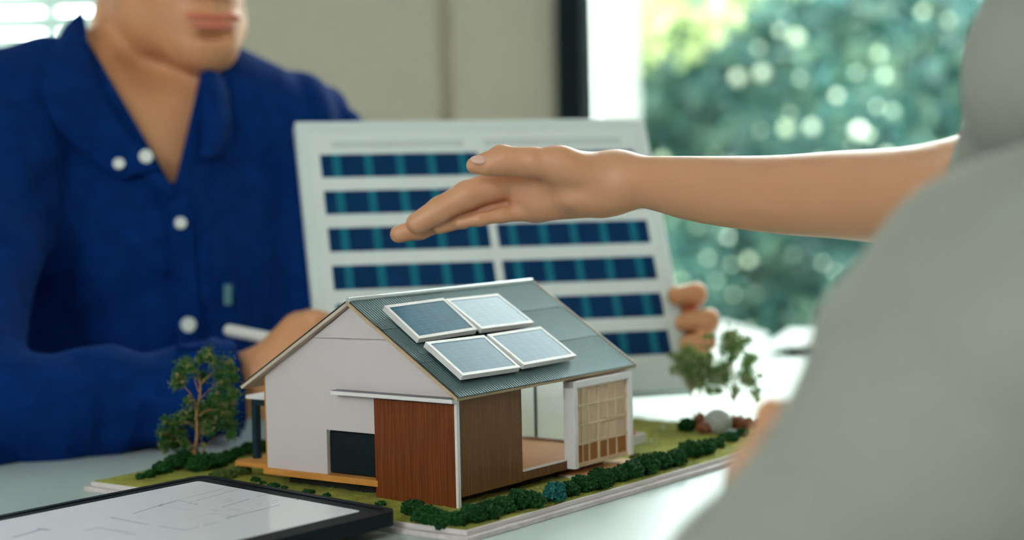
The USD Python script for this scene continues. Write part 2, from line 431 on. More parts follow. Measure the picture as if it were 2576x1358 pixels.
obj('frame', extrude(holed(VX0, VX1, VZ0, VZ1, VX0 + .03, VX1 - .03, VZ0 + .03, VZ1 - .03), .06, 'y', YB + .04), 'blind_white', w2)
obj('mullion', bx(-1.04, -1.015, YB + .04, YB + .09, VZ0, VZ1), 'blind_white', w2)
obj('glass_pane', bx(VX0 + .03, VX1 - .03, YB + .07, YB + .076, VZ0 + .03, VZ1 - .03), 'window_glass', w2)
bl = thing('window_blind', 'white horizontal slat blind in the bright window behind the man', 'blind')
bl_x = (VX0 + .02, VX1 - .02)
obj('head_rail', bx(*bl_x, YB - .01, YB + .03, VZ1 - .06, VZ1 - .02), 'blind_white', bl)
z = VZ0 + .05
while z < VZ1 - .08:
    s = bx(bl_x[0], bl_x[1], -0.024, .024, -0.0008, .0008)
    s.apply_transform(trimesh.transformations.rotation_matrix(math.radians(62), [1, 0, 0]))
    s.apply_translation([0, YB + .012, z])
    obj('slat', s, 'blind_white', bl)
    z += 0.048

# outdoors, seen through the glazing
struct('ground', bx(-8, 9, YB + .15, 14, -.12, -.02), 'paving', label='pale paving outside the window')
struct('pillar', bx(0.222, 0.325, YB + .42, YB + .56, -.02, 3.6), 'pillar_white', label='sunlit white post outside, right of the black window frame')
hg = thing('hedge', 'tall sunlit blue-green garden hedge outside the window', 'hedge')
g = np.random.default_rng(11)
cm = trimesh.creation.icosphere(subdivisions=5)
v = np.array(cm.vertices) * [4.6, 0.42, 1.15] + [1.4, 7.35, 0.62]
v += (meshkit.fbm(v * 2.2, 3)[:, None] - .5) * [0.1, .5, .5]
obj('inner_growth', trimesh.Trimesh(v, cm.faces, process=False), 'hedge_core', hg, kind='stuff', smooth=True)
def leaf_cloud(P, size, g, up=0.35, narrow=0.5, toward=None):
    """One bent leaf of four triangles at every point."""
    n = len(P)
    d = g.normal(size=(n, 3)); d[:, 2] += up; d /= np.linalg.norm(d, axis=1, keepdims=True)
    nn = g.normal(size=(n, 3))
    if toward is not None:
        nn += toward
    s = np.cross(d, nn); s /= np.linalg.norm(s, axis=1, keepdims=True) + 1e-9
    k = np.cross(s, d)
    L = (size * g.uniform(.6, 1.3, n))[:, None]
    a, b = P - d * L * .5, P + d * L * .5 - k * L * .12
    l, r, m = P + s * L * narrow * .5 - k * L * .06, P - s * L * narrow * .5 - k * L * .06, P + k * L * .05
    V = np.stack([a, l, b, r, m], 1).reshape(-1, 3)
    o = np.arange(n)[:, None, None] * 5
    F = (o + np.array([[0, 1, 4], [1, 2, 4], [2, 3, 4], [3, 0, 4]])[None]).reshape(-1, 3)
    return trimesh.Trimesh(V, F, process=False)
n = 34000
P = np.stack([g.uniform(-1.2, 4.2, n), 6.75 - 0.38 * np.sqrt(g.uniform(0, 1, n)), g.uniform(-.02, 2.5, n)], 1)
P[:, 1] += (meshkit.fbm(P * 1.7, 3) - .5) * 1.1
lump = meshkit.fbm(P * [1.3, 1, 1.3] + 31, 2)
P = P[(P[:, 2] < 1.95 + (lump - .5) * 1.3)]
obj('foliage', leaf_cloud(P, 0.085, g, toward=np.array([0, -.7, .5])), 'hedge_leaf', hg, kind='stuff')
n2 = 3200
Q = np.stack([g.uniform(.2, 1.45, n2), g.uniform(5.95, 6.3, n2), 1.15 + .9 * g.uniform(0, 1, n2) ** 1.2], 1)
Q = Q[(Q[:, 2] - 1.18) / .50 > (Q[:, 0] - .35) / 1.2 + .45 * meshkit.noise(Q * 5)]
obj('lime_foliage', leaf_cloud(Q, 0.075, g, toward=np.array([0, -.7, .5])), 'hedge_leaf_lime', hg, kind='stuff', label='yellow-green leaves at the top of the hedge')  # paler, yellower leaf cloud towards the top left of the hedge
key = np.floor(P[:, 0] / .075).astype(int) * 1000 + np.floor(P[:, 2] / .075).astype(int)
order = np.lexsort((P[:, 1], key))
first = order[np.r_[True, np.diff(key[order]) != 0]]
k = P[first] + [0, -.045, 0]
k = k[(k[:, 0] > 0.25) & (k[:, 0] < 2.3) & (k[:, 2] > .40)]
k = k[g.permutation(len(k))]
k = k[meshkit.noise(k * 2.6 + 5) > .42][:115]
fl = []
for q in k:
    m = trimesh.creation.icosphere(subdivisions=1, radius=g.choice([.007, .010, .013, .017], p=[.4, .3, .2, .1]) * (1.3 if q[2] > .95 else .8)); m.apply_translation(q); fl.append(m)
obj('glint_bead', cat(fl), 'hedge_glint', hg, kind='stuff', label='pale beads painting in the bright glints of the hedge')  # pale spheres added as painted highlights for the out-of-focus discs

# ------------------------------------------------------------------ the table
TZ = 0.74
T_A, T_B, T_C, T_D = np.array([0.33, 2.60]), np.array([1.19, 2.08]), np.array([-0.19, .62]), np.array([-1.06, 1.14])
poly = Polygon([T_A, T_B, T_C, T_D]).buffer(-.03).buffer(.03)
tb = thing('conference_table', 'large white glossy meeting table between the two people', 'table')
top = extrude(poly, 0.028, 'z', TZ - .028)
obj('tabletop', top, 'table_white', tb)
cen = np.array(poly.centroid.coords[0])
for q in (T_A, T_B, T_C, T_D):
    c = cen + (q - cen) * .86
    obj('leg', bx(c[0] - .03, c[0] + .03, c[1] - .03, c[1] + .03, 0, TZ - .028), 'frame_grey', tb)

# ------------------------------------------------------------------ the architectural model: baseboard
TX0, TX1, TY0, TY1 = -0.0625, 0.455, -0.0545, 0.335
base = thing('display_board', 'two-tier white board with a green turf lawn carrying the model house', 'display board', loc=HT, rotz=PHI)
obj('lower_board', bx(TX0 - .004, TX1 + .004, TY0 - .0045, TY1 + .004, -.008, -.0041, .0004), 'board_edge', base)
obj('upper_board', bx(TX0, TX1, TY0, TY1, -.0041, -.0004, .0004), 'board_white', base)
nx, ny = 260, 200
gx, gy = np.meshgrid(np.linspace(TX0 + .001, TX1 - .001, nx), np.linspace(TY0 + .0012, TY1 - .001, ny), indexing='ij')
pp = np.stack([gx, gy, 0 * gx], -1).reshape(-1, 3)
hz = (meshkit.fbm(pp * 60, 3) - .5) * .0022 + (meshkit.noise(pp * 700) - .5) * .0007 + .0003
edge = np.minimum(np.minimum(pp[:, 0] - TX0, TX1 - pp[:, 0]), np.minimum(pp[:, 1] - TY0, TY1 - pp[:, 1]))
hz = np.where(edge < .002, -.0003, hz)
pp[:, 2] = hz
ii, jj = np.meshgrid(np.arange(nx - 1), np.arange(ny - 1), indexing='ij')
q = np.stack([ii * ny + jj, (ii + 1) * ny + jj, (ii + 1) * ny + jj + 1, ii * ny + jj + 1], -1).reshape(-1, 4)
obj('turf', (pp, q), 'turf', base, smooth=True, label='green-yellow flock lawn')
g = np.random.default_rng(5)
n = 26000
fp = np.stack([g.uniform(TX0 + .001, TX1 - .001, n), g.uniform(TY0 + .0008, TY1 - .001, n), np.zeros(n)], 1)
fp[:, 2] = (meshkit.fbm(fp * 60, 3) - .5) * .0022 + .0003
d = g.normal(size=(n, 3)) * [.5, .5, .2] + [0, 0, .9]; d /= np.linalg.norm(d, axis=1, keepdims=True)
s = np.cross(d, g.normal(size=(n, 3))); s /= np.linalg.norm(s, axis=1, keepdims=True)
L = g.uniform(.0007, .0017, n)[:, None]
V = np.stack([fp - s * .00022, fp + s * .00022, fp + d * L], 1).reshape(-1, 3)
obj('grass_fibre', (V, np.arange(3 * n).reshape(-1, 3)), 'turf_fibre', base, kind='stuff')

# ------------------------------------------------------------------ the model house (all in its own frame)
HW_, HL, OV, OV2, EV, EV2 = .195, .224, .0075, .0078, .0061, .0208
ZR, ZE, ZE2, YR = .150, .082, .0788, .0991
ZB, ZBT, YBW, XB = .0137, .0759, .0787, .0783
house = thing('model_house', 'white gabled model house with walnut cladding and four solar panels on its grey roof', 'model house', loc=HT, rotz=PHI)
H = lambda name, mesh, m, parent=None, **k: obj(name, mesh, m, parent if parent is not None else house, **k)
RT = .0030                                                     # roof board thickness
sl1 = (ZR - ZE) / (YR + EV); sl2 = (ZR - ZE2) / (HW_ + EV2 - YR)
zf = lambda y: ZE + sl1 * (y + EV) - RT * 1.25                   # undersides of the two roof boards
zk = lambda y: ZR - sl2 * (y - YR) - RT * 1.25
gable = Polygon([(0, ZB), (HW_, ZB), (HW_, zk(HW_)), (YR, zf(YR)), (0, zf(0))]).difference(sbox(.0787, ZB - .001, .1305, .0485))
H('gable_wall', extrude(gable, .003, 'x', 0.0), 'model_white')
H('gable_cap', extrude(Polygon([(.1388, .1203), (YR, min(zf(YR), zk(YR)) - .0004), (.0600, .1216)]), .0022, 'x', -.0022), 'model_white', label='raised white triangle at the top of the gable')
H('plywood_edge', bx(.0001, .0031, HW_, HW_ + .0016, ZB - .0001, zk(HW_) - .0005), 'ply_edge', label='orange plywood edge of the gable wall')
H('garage_door', bx(.0034, .0065, .0790, .1318, ZB + .0004, .0482, .0015), 'garage_black', label='black garage door set back in the gable')
H('baseboard', bx(-.0038, .006, .0765, HW_ + .0018, .0088, ZB, .0003), 'oak', label='orange oak plank along the foot of the gable')
H('floor_board', bx(.0062, HL, .0032, HW_, .0088, ZB - .0005), 'pale_wood', label='pale wooden floor seen through the opening')
H('wood_panel', bx(-.003, 0.0, .0012, YBW, -.0002, ZBT), 'walnut_red', label='reddish walnut panel on the gable end')
H('corner_strip', bx(-.0031, .0002, -.0010, .0012, -.0006, .0795), 'trim_white', label='thin white strip on the front corner')
ld = H('ledge', bx(-.0088, 0, -.0012, .1176, .0775, .0806, .0003), 'trim_white', label='narrow white canopy ledge over the garage')
H('ledge_top_shade', bx(-.0086, 0, -.0010, .1174, .0805, .0809), 'ledge_shade_grey', ld, label='grey sheet painting in the roof shade on top of the ledge')  # shadow of the roof overhang, painted on the ledge as a grey sheet
H('wood_panel', bx(.0003, XB, 0, .003, .0072, .0788), 'walnut', label='brown walnut front wall')
H('sill_panel', bx(XB, .1385, .0002, .003, .0076, .0146), 'walnut', label='low walnut board under the opening')
H('sill', bx(XB, .1385, -.0004, .004, .0146, .0154), 'trim_white', label='white sill of the opening')
H('gap_shade', bx(.012, HL - .012, .014, HW_ - .012, -.001, .0086), 'gap_shade_dark', label='dark block painting in the shaded gap under the house')  # added black block, painted shade for the gap below the raised house
far_gable = Polygon([(.004, ZB), (HW_, ZB), (HW_, zk(HW_)), (YR, zf(YR)), (.004, zf(.004))]).difference(sbox(.030, ZB + .002, .172, .0785))
H('end_wall', extrude(far_gable, .003, 'x', HL - .003), 'model_white', label='far gable wall with a wide glazed opening')
H('end_glazing', bx(HL - .0018, HL - .0013, .030, .172, ZB + .002, .0785), 'frosted_sheet', label='milky sheet glazing of the far gable')
H('rear_post', bx(.003, .012, HW_ - .003, HW_, ZB, .076), 'model_white'); H('rear_post', bx(.212, HL - .003, HW_ - .003, HW_, ZB, .076), 'model_white')
my = .0905
H('mullion', bx(HL - .0028, HL - .0004, my - .0010, my + .0010, ZB + .002, .0785), 'porch_steel', label='thin dark mullion of the far glazing')
H('lintel', bx(XB, .1385, .0003, .003, .0795, .0815), 'roof_board'); H('lintel', bx(.1385, .2235, -.0005, .003, .0782, .0806), 'ply_edge', label='orange edge above the lattice screen')
# shoji unit
sh = H('shoji_frame', bx(.1385, .1440, -.0075, .003, .0080, .0780, .0004), 'trim_white', label='white post of the screen frame')
H('shoji_frame', bx(.2195, .2245, -.0075, .003, .0080, .0780, .0004), 'trim_white', label='white post of the screen frame')
H('shoji_frame', bx(.1385, .2245, -.0076, .003, .0722, .0780, .0004), 'trim_white', label='white head of the screen frame')
scr = H('shoji_screen', bx(.1440, .2195, -.0044, -.0026, .0080, .0105), 'shoji_frame', label='beige lattice screen with translucent panes')
x0s, x1s, z0s, z1s = .1440, .2195, .0095, .0722
cols = [.1440, .1545, .1641, .1778, .1912, .2043, .2195]
rows = [.0105, .0262, .0418, .0572, .0718]
for k, x in enumerate(cols):
    hwid = .0007 if k != 3 else .0014
    H('muntin', bx(max(x - hwid, x0s), min(x + hwid, x1s), -.0044, -.0026, z0s, z1s), 'shoji_frame', scr)
for zz in rows:
    H('muntin', bx(x0s, x1s, -.0046, -.0025, zz - .0009, zz + .0009), 'shoji_frame', scr)
for r in range(4):
    for c in range(6):
        H('pane', bx(cols[c] + .0006, cols[c + 1] - .0006, -.0036, -.0032, rows[r] + .0005, rows[r + 1] - .0005), 'shoji_low' if r == 0 else 'shoji_pane', scr)
# roof
def slope_frame(front):
    if front:
        o = np.array([0, -EV, ZE]); u = np.array([0, YR + EV, ZR - ZE])
    else:
        o = np.array([0, HW_ + EV2, ZE2]); u = np.array([0, YR - HW_ - EV2, ZR - ZE2])
    Ls = np.linalg.norm(u); u = u / Ls
    n = np.cross([1.0, 0, 0], u); n = n if n[2] > 0 else -n
    return o, u, n, Ls
oF, uF, nF, LF = slope_frame(True); oB, uB, nB, LB = slope_frame(False)
AX = np.array([1.0, 0, 0])
def slab(front, x0, x1, u0, u1, n0, n1):
    o, u, n, _ = slope_frame(front)
    m = bx(x0, x1, u0, u1, n0, n1)
    m = frame_mesh(m, o, AX, u, n)
    if not front:
        m.faces = m.faces[:, ::-1]
    return m
rX0, rX1 = -OV, HL + OV2
H('roof_board', slab(True, rX0, rX1, 0, LF + .0006, -RT, -.0006), 'roof_board', label='pale board under the front roof slope')
H('roof_board', slab(False, rX0, rX1, 0, LB - .0008, -RT, -.0006), 'roof_underside', label='pale board of the rear roof slope')
PIT = .0029
def corr(front, u0, u1, lift0, lift1):
    o, u, n, _ = slope_frame(front)
    nr = int(round((rX1 - rX0 - .001) / PIT))
    xs = np.linspace(rX0 + .0006, rX1 - .0006, nr * 8 + 1)
    ph = np.linspace(0, nr * 2 * np.pi, nr * 8 + 1)
    prof = .00028 * np.cos(ph)
    V, F = [], []
    for ui, li in ((u0, lift0), (u1, lift1)):
        for dz in (0, -.0007):
            V.append(o + xs[:, None] * AX + ui * u + (prof + li + .0005 + dz)[:, None] * n)
    V = np.vstack(V); k = len(xs)
    for i in range(k - 1):
        for a, b in ((0, 2), (3, 1), (1, 0), (2, 3)):
            F.append([a * k + i, b * k + i, b * k + i + 1, a * k + i + 1])
    m = trimesh.Trimesh(V, np.vstack([np.array(F)[:, [0, 1, 2]], np.array(F)[:, [0, 2, 3]]]), process=False)
    m.fix_normals()
    return m
H('roof_sheet', corr(True, 0.0, .0440, .0000, .0000), 'roof_metal', smooth=40)
H('roof_sheet', corr(True, .0425, .0870, .0003, .0000), 'roof_metal', smooth=40)
H('roof_sheet', corr(True, .0855, LF - .0022, .0003, .0000), 'roof_metal', smooth=40)
H('roof_sheet', corr(False, 0.0, LB - .0022, .0000, .0000), 'roof_metal', smooth=40)
rc = tube([(rX0 + .001, YR, ZR + .0002), (rX1 - .0003, YR, ZR + .0002)], .0023, 12)
H('ridge_cap', rc, 'ridge_metal', smooth=40, label='shiny pale ridge cap')
H('barge_board', slab(True, rX1 - .0008, rX1 + .0012, -.0005, LF, -RT, .0012), 'roof_underside', label='pale trim on the far roof edge')
# four miniature solar panels
def mini(x0, x1, u0, u1, tilt, yaw, lift):
    w, h, t = x1 - x0, u1 - u0, .0046
    p = UsdGeom.Xform.Define(stage, numbered(str(house.GetPath()) + '/solar_panel')).GetPrim()
    R = trimesh.transformations.rotation_matrix(yaw, [0, 0, 1]) @ trimesh.transformations.rotation_matrix(tilt[0], [1, 0, 0]) @ trimesh.transformations.rotation_matrix(tilt[1], [0, 1, 0])
    def put(m):
        m = m.copy(); m.apply_transform(R)
        return frame_mesh(m, oF + AX * (x0 + x1) / 2 + uF * (u0 + u1) / 2 + nF * (lift + t / 2), AX, uF, nF)
    b = .0030
    tray = bx(-w / 2, w / 2, -h / 2, h / 2, -t / 2, t / 2 - .0006, .0004)
    rim = extrude(sbox(-w / 2, -h / 2, w / 2, h / 2).difference(sbox(-w / 2 + b, -h / 2 + b, w / 2 - b, h / 2 - b)), .0012, 'z', t / 2 - .0012)
    obj('frame', put(cat([tray, rim])), 'mini_frame', p)
    a, c = w / 2 - b, h / 2 - b
    zt = t / 2 - .0003
    f = bx(-a, a, -c, c, t / 2 - .0008, zt)
    top = put(trimesh.Trimesh([[-a, -c, zt + 4e-5], [a, -c, zt + 4e-5], [a, c, zt + 4e-5], [-a, c, zt + 4e-5]], [[0, 1, 2], [0, 2, 3]], process=False))
    v = np.vstack([np.array(put(f).vertices), np.array(top.vertices)])
    fc = np.vstack([np.array(f.faces), np.array(top.faces) + len(f.vertices)])
    uv = np.zeros((len(v), 2)); uv[-4:] = [[0, 0], [1, 0], [1, 1], [0, 1]]
    obj('cell_sheet', (v, fc), 'mini_cells', p, uv=uv, label='glossy blue cell sheet')
    return p
mini(.0112, .0820, .0638, .1052, (.040, -.02), -.004, .0030)
mini(.0858, .1560, .0626, .1054, (-.02, .01), .0, .0028)
mini(.0100, .0815, .0143, .0568, (.012, .01), -.012, .0027)
mini(.0862, .1582, .0152, .0566, (-.005, 0), .006, .0027)
lamp = trimesh.creation.icosphere(subdivisions=2, radius=.0045); lamp.apply_translation([.155, .085, .105])
H('lamp', lamp, 'warm_lamp', label='small warm lamp under the roof inside the house', smooth=True)
H('lamp_cord', bx(.1546, .1554, .0846, .0854, .109, .1385), 'frame_black')
# porch at the left
H('porch_deck', bx(.012, .10, HW_ + .0018, .2440, .0093, .0135, .0003), 'oak', label='small oak porch deck')
H('porch_post', bx(.0270, .0325, .2335, .2385, .0133, .0632), 'porch_steel', label='dark steel porch post')
H('porch_beam', bx(.0272, .0322, HW_, .2384, .0578, .0633), 'porch_steel', label='dark steel porch beam')
H('porch_roof', bx(.024, .10, HW_ + .0002, .2415, .0634, .0662), 'trim_white', label='thin white porch roof')

# things standing on the baseboard
pt = thing('entrance_platform', 'tan wooden entrance slab with a white border in front of the lattice screen', 'platform', loc=HT, rotz=PHI)
obj('border', bx(.142, .236, -.0235, .012, -.0005, .0016, .0003), 'trim_white', pt)
obj('deck', bx(.1455, .2325, -.0205, .012, .0014, .0022), 'path_wood', pt)
pl = thing('planter_box', 'white planter box of orange flowers behind the lattice screen', 'planter', loc=HT, rotz=PHI)
shell = cat([bx(.286, .327, .0445, .0465, 0, .0085), bx(.286, .327, .066, .068, 0, .0085), bx(.286, .288, .0445, .068, 0, .0085), bx(.325, .327, .0445, .068, 0, .0085), bx(.287, .326, .0455, .067, 0, .006)])
obj('box', shell, 'trim_white', pl)
g = np.random.default_rng(3)
fm = []
for k in range(26):
    m = trimesh.creation.icosphere(subdivisions=1, radius=g.uniform(.0012, .0024)); m.apply_translation([g.uniform(.290, .318), g.uniform(.048, .064), .0085 + g.uniform(0, .0034)]); fm.append(m)
obj('flowers', cat(fm), 'flower_orange', pl, kind='stuff')

def stone(name, px, py, r, m, label, squash=(1, 1, 1), seed=0, rough=.12, zc=None, cat_='stone'):
    b = on_z(px, py, HT[2])
    s = trimesh.creation.icosphere(subdivisions=3)
    v = np.array(s.vertices)
    v = v * (1 + (meshkit.fbm(v * 1.6 + seed * 7.3, 3, seed)[:, None] - .5) * rough * 2) * r * np.array(squash)
    v[:, 2] += r * squash[2] * .86
    return obj(name, trimesh.Trimesh(v + b, s.faces, process=False), m, label=label, cat=cat_, smooth=True)
stone('boulder', 1806, 1088, .0128, 'stone_pale', 'round pale grey boulder under the two right-hand trees', (1, .95, .93), 1, .05)
stone('rust_stone', 1775, 1090, .0076, 'stone_rust', 'rust brown stone touching the left side of the pale boulder', (1.1, .9, .8), 4, .3)
stone('rust_stone', 1762, 1080, .0060, 'stone_rust', 'smaller rust brown stone behind the first, beside the dark bush', (.9, 1, 1.5), 6, .3)
stone('rust_stone', 1856, 1078, .0078, 'stone_rust', 'rust brown stone right of the pale boulder at the trunk foot', (1.3, .8, .85), 8, .3)
stone('rust_stone', 1882, 1080, .0058, 'stone_rust', 'rightmost rust brown stone, half hidden by the arm', (1.2, .9, 1.1), 9, .3)
stone('slate_stone', 1838, 1098, .0052, 'stone_slate', 'small grey slate stone in front of the pale boulder', (1.4, .8, .7), 3, .2)

def bush_mesh(r, seed, flat=.85, leafy_n=420, bit=.0015):
    """A lump of dyed foam: a rough core with crumbs all over it."""
    g = np.random.default_rng(seed)
    c = trimesh.creation.icosphere(subdivisions=3)
    v = np.array(c.vertices)
    rad = .60 + .8 * (meshkit.fbm(v * 2.6 + seed * 3.7, 3, seed) - .3)
    v = v * rad[:, None] * r * [1, 1, flat]
    core = trimesh.Trimesh(v, c.faces, process=False)
    d = g.normal(size=(leafy_n, 3)); d[:, 2] = np.abs(d[:, 2]) * .9 - .25; d /= np.linalg.norm(d, axis=1, keepdims=True)
    rr = (.64 + .8 * (meshkit.fbm(d * 2.6 + seed * 3.7, 3, seed) - .3) + g.uniform(-.10, .16, leafy_n)) * r
    P = d * rr[:, None] * [1, 1, flat]
    t = trimesh.creation.icosahedron()
    tv, tf = np.array(t.vertices), np.array(t.faces)
    s = g.uniform(.45, 1.0, leafy_n)[:, None, None] * bit
    V = P[:, None] + tv[None] * s * g.uniform(.6, 1.4, (leafy_n, 1, 3))
    F = (np.arange(leafy_n)[:, None, None] * len(tv) + tf[None]).reshape(-1, 3)
    allv = np.vstack([v, V.reshape(-1, 3)]); allv[:, 2] += r * flat * .55
    return trimesh.Trimesh(allv, np.vstack([core.faces, F + len(v)]), process=False)

def shrub(px, py, rpx, m, label, group=None, seed=0, flat=.85, n=None, bit=.0014):
    b = on_z(px, py + rpx * .55, HT[2] + .0008)
    r = (1.02 + .26 * ((seed * 37) % 10) / 10) * rpx * np.linalg.norm(b - CAM) / FPX
    me = bush_mesh(r, seed, flat, n or int(140 + 900 * min(1, (r / .011) ** 2)), bit)
    me.apply_translation(b - [0, 0, .0008])
    return obj('shrub', me, m, label=label, cat='shrub', group=group)
ORD = 'first second third fourth fifth sixth seventh eighth ninth tenth eleventh twelfth thirteenth fourteenth fifteenth sixteenth seventeenth eighteenth nineteenth twentieth twenty-first twenty-second'.split()
FRONT = [(1040, 1276, 29), (1072, 1296, 28), (1110, 1306, 27), (1150, 1304, 26), (1190, 1293, 28), (1228, 1283, 30), (1265, 1268, 30), (1305, 1256, 28), (1345, 1254, 24),
         (1430, 1222, 25), (1468, 1206, 31), (1510, 1196, 30), (1549, 1184, 25), (1585, 1171, 33), (1622, 1162, 30), (1660, 1150, 28), (1698, 1141, 29), (1738, 1124, 28), (1770, 1120, 24), (1800, 1108, 19), (1838, 1094, 18), (1868, 1086, 14)]
for k, (x, y, r) in enumerate(FRONT):
    y += float(np.interp(x, [1150, 1300, 1500, 1700, 1870], [0, 4, 12, 11, 4]))
    land = 'under the tablet corner' if x < 1060 else 'below the walnut corner' if x < 1200 else 'below the walnut front wall' if x < 1330 else 'next to the teal one' if x < 1440 else 'below the lattice screen' if x < 1600 else 'right of the house'
    shrub(x, y, r, 'shrub_dark', f'dark green front border shrub, {ORD[k]} from the tablet, {land}', 'front border shrubs', 20 + k)
shrub(1397, 1242, 29, 'shrub_teal', 'blue-green foam shrub, the only teal one in the front row', None, 60, 1.0)
BACK = [(352, 1197, 9), (376, 1192, 12), (408, 1178, 21), (440, 1163, 27), (472, 1155, 27), (506, 1166, 28), (545, 1160, 26), (572, 1152, 18)]
for k, (x, y, r) in enumerate(BACK):
    shrub(x, y, r, 'shrub_dark', f'dark green shrub round the foot of the left tree, {ORD[k]} from the left', 'left tree shrubs', 70 + k)
for k, (x, y, r) in enumerate([(598, 1137, 19), (628, 1130, 19), (655, 1124, 20), (690, 1118, 20)]):
    shrub(x, y, r, 'shrub_dark', f'dark green shrub behind the porch post, {ORD[k]} from the left', 'porch shrubs', 90 + k)
for k, (x, y, r) in enumerate([(642, 1202, 14), (662, 1212, 7), (690, 1217, 13), (716, 1223, 8), (775, 1233, 12), (822, 1243, 9), (957, 1262, 13)]):
    shrub(x, y, r, 'shrub_dark', f'tiny dark moss tuft on the lawn edge behind the tablet, {ORD[k]} from the left', 'moss tufts by the tablet', 100 + k, flat=.55, n=70, bit=.0012)
shrub(560, 1185, 30, 'shrub_moss', 'olive green low foam shrub right of the left tree trunk', None, 110, .5)
shrub(605, 1178, 22, 'shrub_moss', 'olive green low foam shrub on the lawn edge under the porch deck', None, 111, .5)
shrub(1727, 1072, 20, 'shrub_dark', 'dark green round shrub left of the rust stones', None, 112, 1.0)
shrub(1758, 1052, 13, 'shrub_dark', 'small dark shrub behind the rust stones', None, 113)
shrub(1818, 1096, 8, 'shrub_dark', 'tiny dark shrub at the front foot of the pale boulder', None, 114)
shrub(1908, 1068, 14, 'shrub_dark', 'dark shrub right of the trunks, half hidden by the arm', None, 115)
shrub(1600, 1146, 13, 'shrub_moss', 'olive low shrub at the right foot of the lattice screen', None, 116, .6)
shrub(1636, 1144, 12, 'shrub_moss', 'olive low shrub on the lawn, right of the one by the screen', None, 117, .6)

def foliage(clusters, depth, spread, m, parent, g, dens=1.0, bit=.0011):
    P = []
    for (x, y, r) in clusters:
        dz = g.normal() * spread
        k = int(dens * (26 + .62 * r * r))
        d = g.normal(size=(k, 3)); d /= np.linalg.norm(d, axis=1, keepdims=True)
        rr = 1.12 * r * depth / FPX * g.uniform(.15, 1.0, k) ** .6
        P.append(at(x, y, depth + dz) + d * rr[:, None] * (1 + .25 * g.normal(size=(k, 1))))
    P = np.vstack(P); k = len(P)
    t = trimesh.creation.icosahedron(); tv, tf = np.array(t.vertices), np.array(t.faces)
    t4 = np.array([[1, 1, 1], [1, -1, -1], [-1, 1, -1], [-1, -1, 1]]) * .7
    s = g.uniform(.45, 1.15, k)[:, None, None] * bit
    q, _ = np.linalg.qr(g.normal(size=(k, 3, 3)))
    V = P[:, None] + np.einsum('nij,mj->nmi', q, t4) * s * g.uniform(.6, 1.5, (k, 1, 3))
    F = (np.arange(k)[:, None, None] * 4 + np.array([[0, 1, 2], [0, 3, 1], [0, 2, 3], [1, 3, 2]])[None]).reshape(-1, 3)
    return obj('foliage', (V.reshape(-1, 3), F), m, parent, kind='stuff')

def twigs(lines, depth, parent, sides=6):
    ms = []
    for pts, r0, r1 in lines:
        p = np.array([at(x, y, depth + dz) for x, y, dz in pts])
        p = spline(p, 3 * len(p))
        ms.append(tube(p, np.linspace(r0, r1, len(p)) * depth / FPX, sides))
    return ms
def model_tree(label, depth, trunk, branches, clusters, m, seed, dens=1.0, bit=.0011, spread=.008):
    t = thing('model_tree', label, 'model tree')
    g = np.random.default_rng(seed)
    for tr in twigs(trunk, depth, t, 8):
        obj('trunk', tr, 'bark', t, smooth=50)
    for br in twigs(branches, depth, t, 5):
        obj('branch', br, 'bark', t, smooth=50)
    foliage(clusters, depth, spread, m, t, g, dens, bit)
    return t
LT = [(523, 889, 18), (502, 903, 13), (539, 909, 15), (466, 920, 22), (452, 942, 20), (449, 962, 20), (483, 928, 16), (511, 948, 17), (572, 917, 20), (550, 940, 17), (581, 942, 20), (592, 953, 10), (564, 967, 24),
      (586, 993, 18), (544, 995, 18), (572, 1007, 18), (474, 1007, 12), (536, 1018, 24), (572, 1032, 27), (508, 1023, 20), (477, 1046, 27), (508, 1051, 30), (544, 1051, 30), (578, 1068, 22), (581, 1093, 15), (522, 1082, 20),
      (449, 1057, 18), (418, 1057, 13), (404, 1088, 13), (421, 1102, 22), (410, 1119, 14), (415, 1133, 8), (443, 1112, 18), (455, 1088, 18), (466, 1117, 12), (513, 1120, 5), (430, 1075, 18)]
model_tree('taller model tree with a bare forked trunk at the left of the model house', 1.512,
           [([(490, 1183, 0), (491, 1140, 0), (495, 1095, 0), (495, 1060, 0)], 4.6, 3.6), ([(495, 1060, 0), (500, 1010, .001), (504, 970, 0), (499, 940, 0), (512, 900, .002)], 3.6, 1.6)],
           [([(490, 1150, 0), (482, 1120, -.003), (466, 1100, -.004)], 2.4, 1.0), ([(494, 1105, 0), (505, 1082, .004), (525, 1060, .008)], 2.0, .9), ([(494, 1030, 0), (485, 1000, -.004), (463, 972, -.006)], 2.2, 1.0),
            ([(500, 985, 0), (492, 962, .002), (486, 940, .003)], 1.8, .8), ([(503, 1002, 0), (522, 985, .004), (541, 968, .006)], 1.6, .9), ([(507, 965, 0), (525, 945, -.002), (541, 932, 0)], 1.6, .9), ([(500, 940, 0), (484, 925, -.003), (470, 915, -.003)], 1.6, .8),
            ([(491, 1155, 0), (510, 1132, .004), (535, 1105, .006), (560, 1092, .008)], 1.5, .7), ([(492, 1145, 0), (470, 1125, -.006), (440, 1105, -.01)], 1.6, .7), ([(496, 1080, 0), (470, 1062, -.004), (425, 1068, -.008)], 1.5, .7), ([(525, 1172, .004), (518, 1145, .004), (511, 1120, .003), (505, 1098, .002)], 1.7, 1.0),
            ([(512, 900, .002), (522, 888, .002)], 1.5, .7), ([(512, 912, .002), (545, 905, .004), (575, 915, .006)], 1.5, .7), ([(500, 1045, 0), (540, 1030, -.003), (575, 1040, -.004)], 1.7, .7)],
           LT, 'tree_foam', 41, .95, .00098)
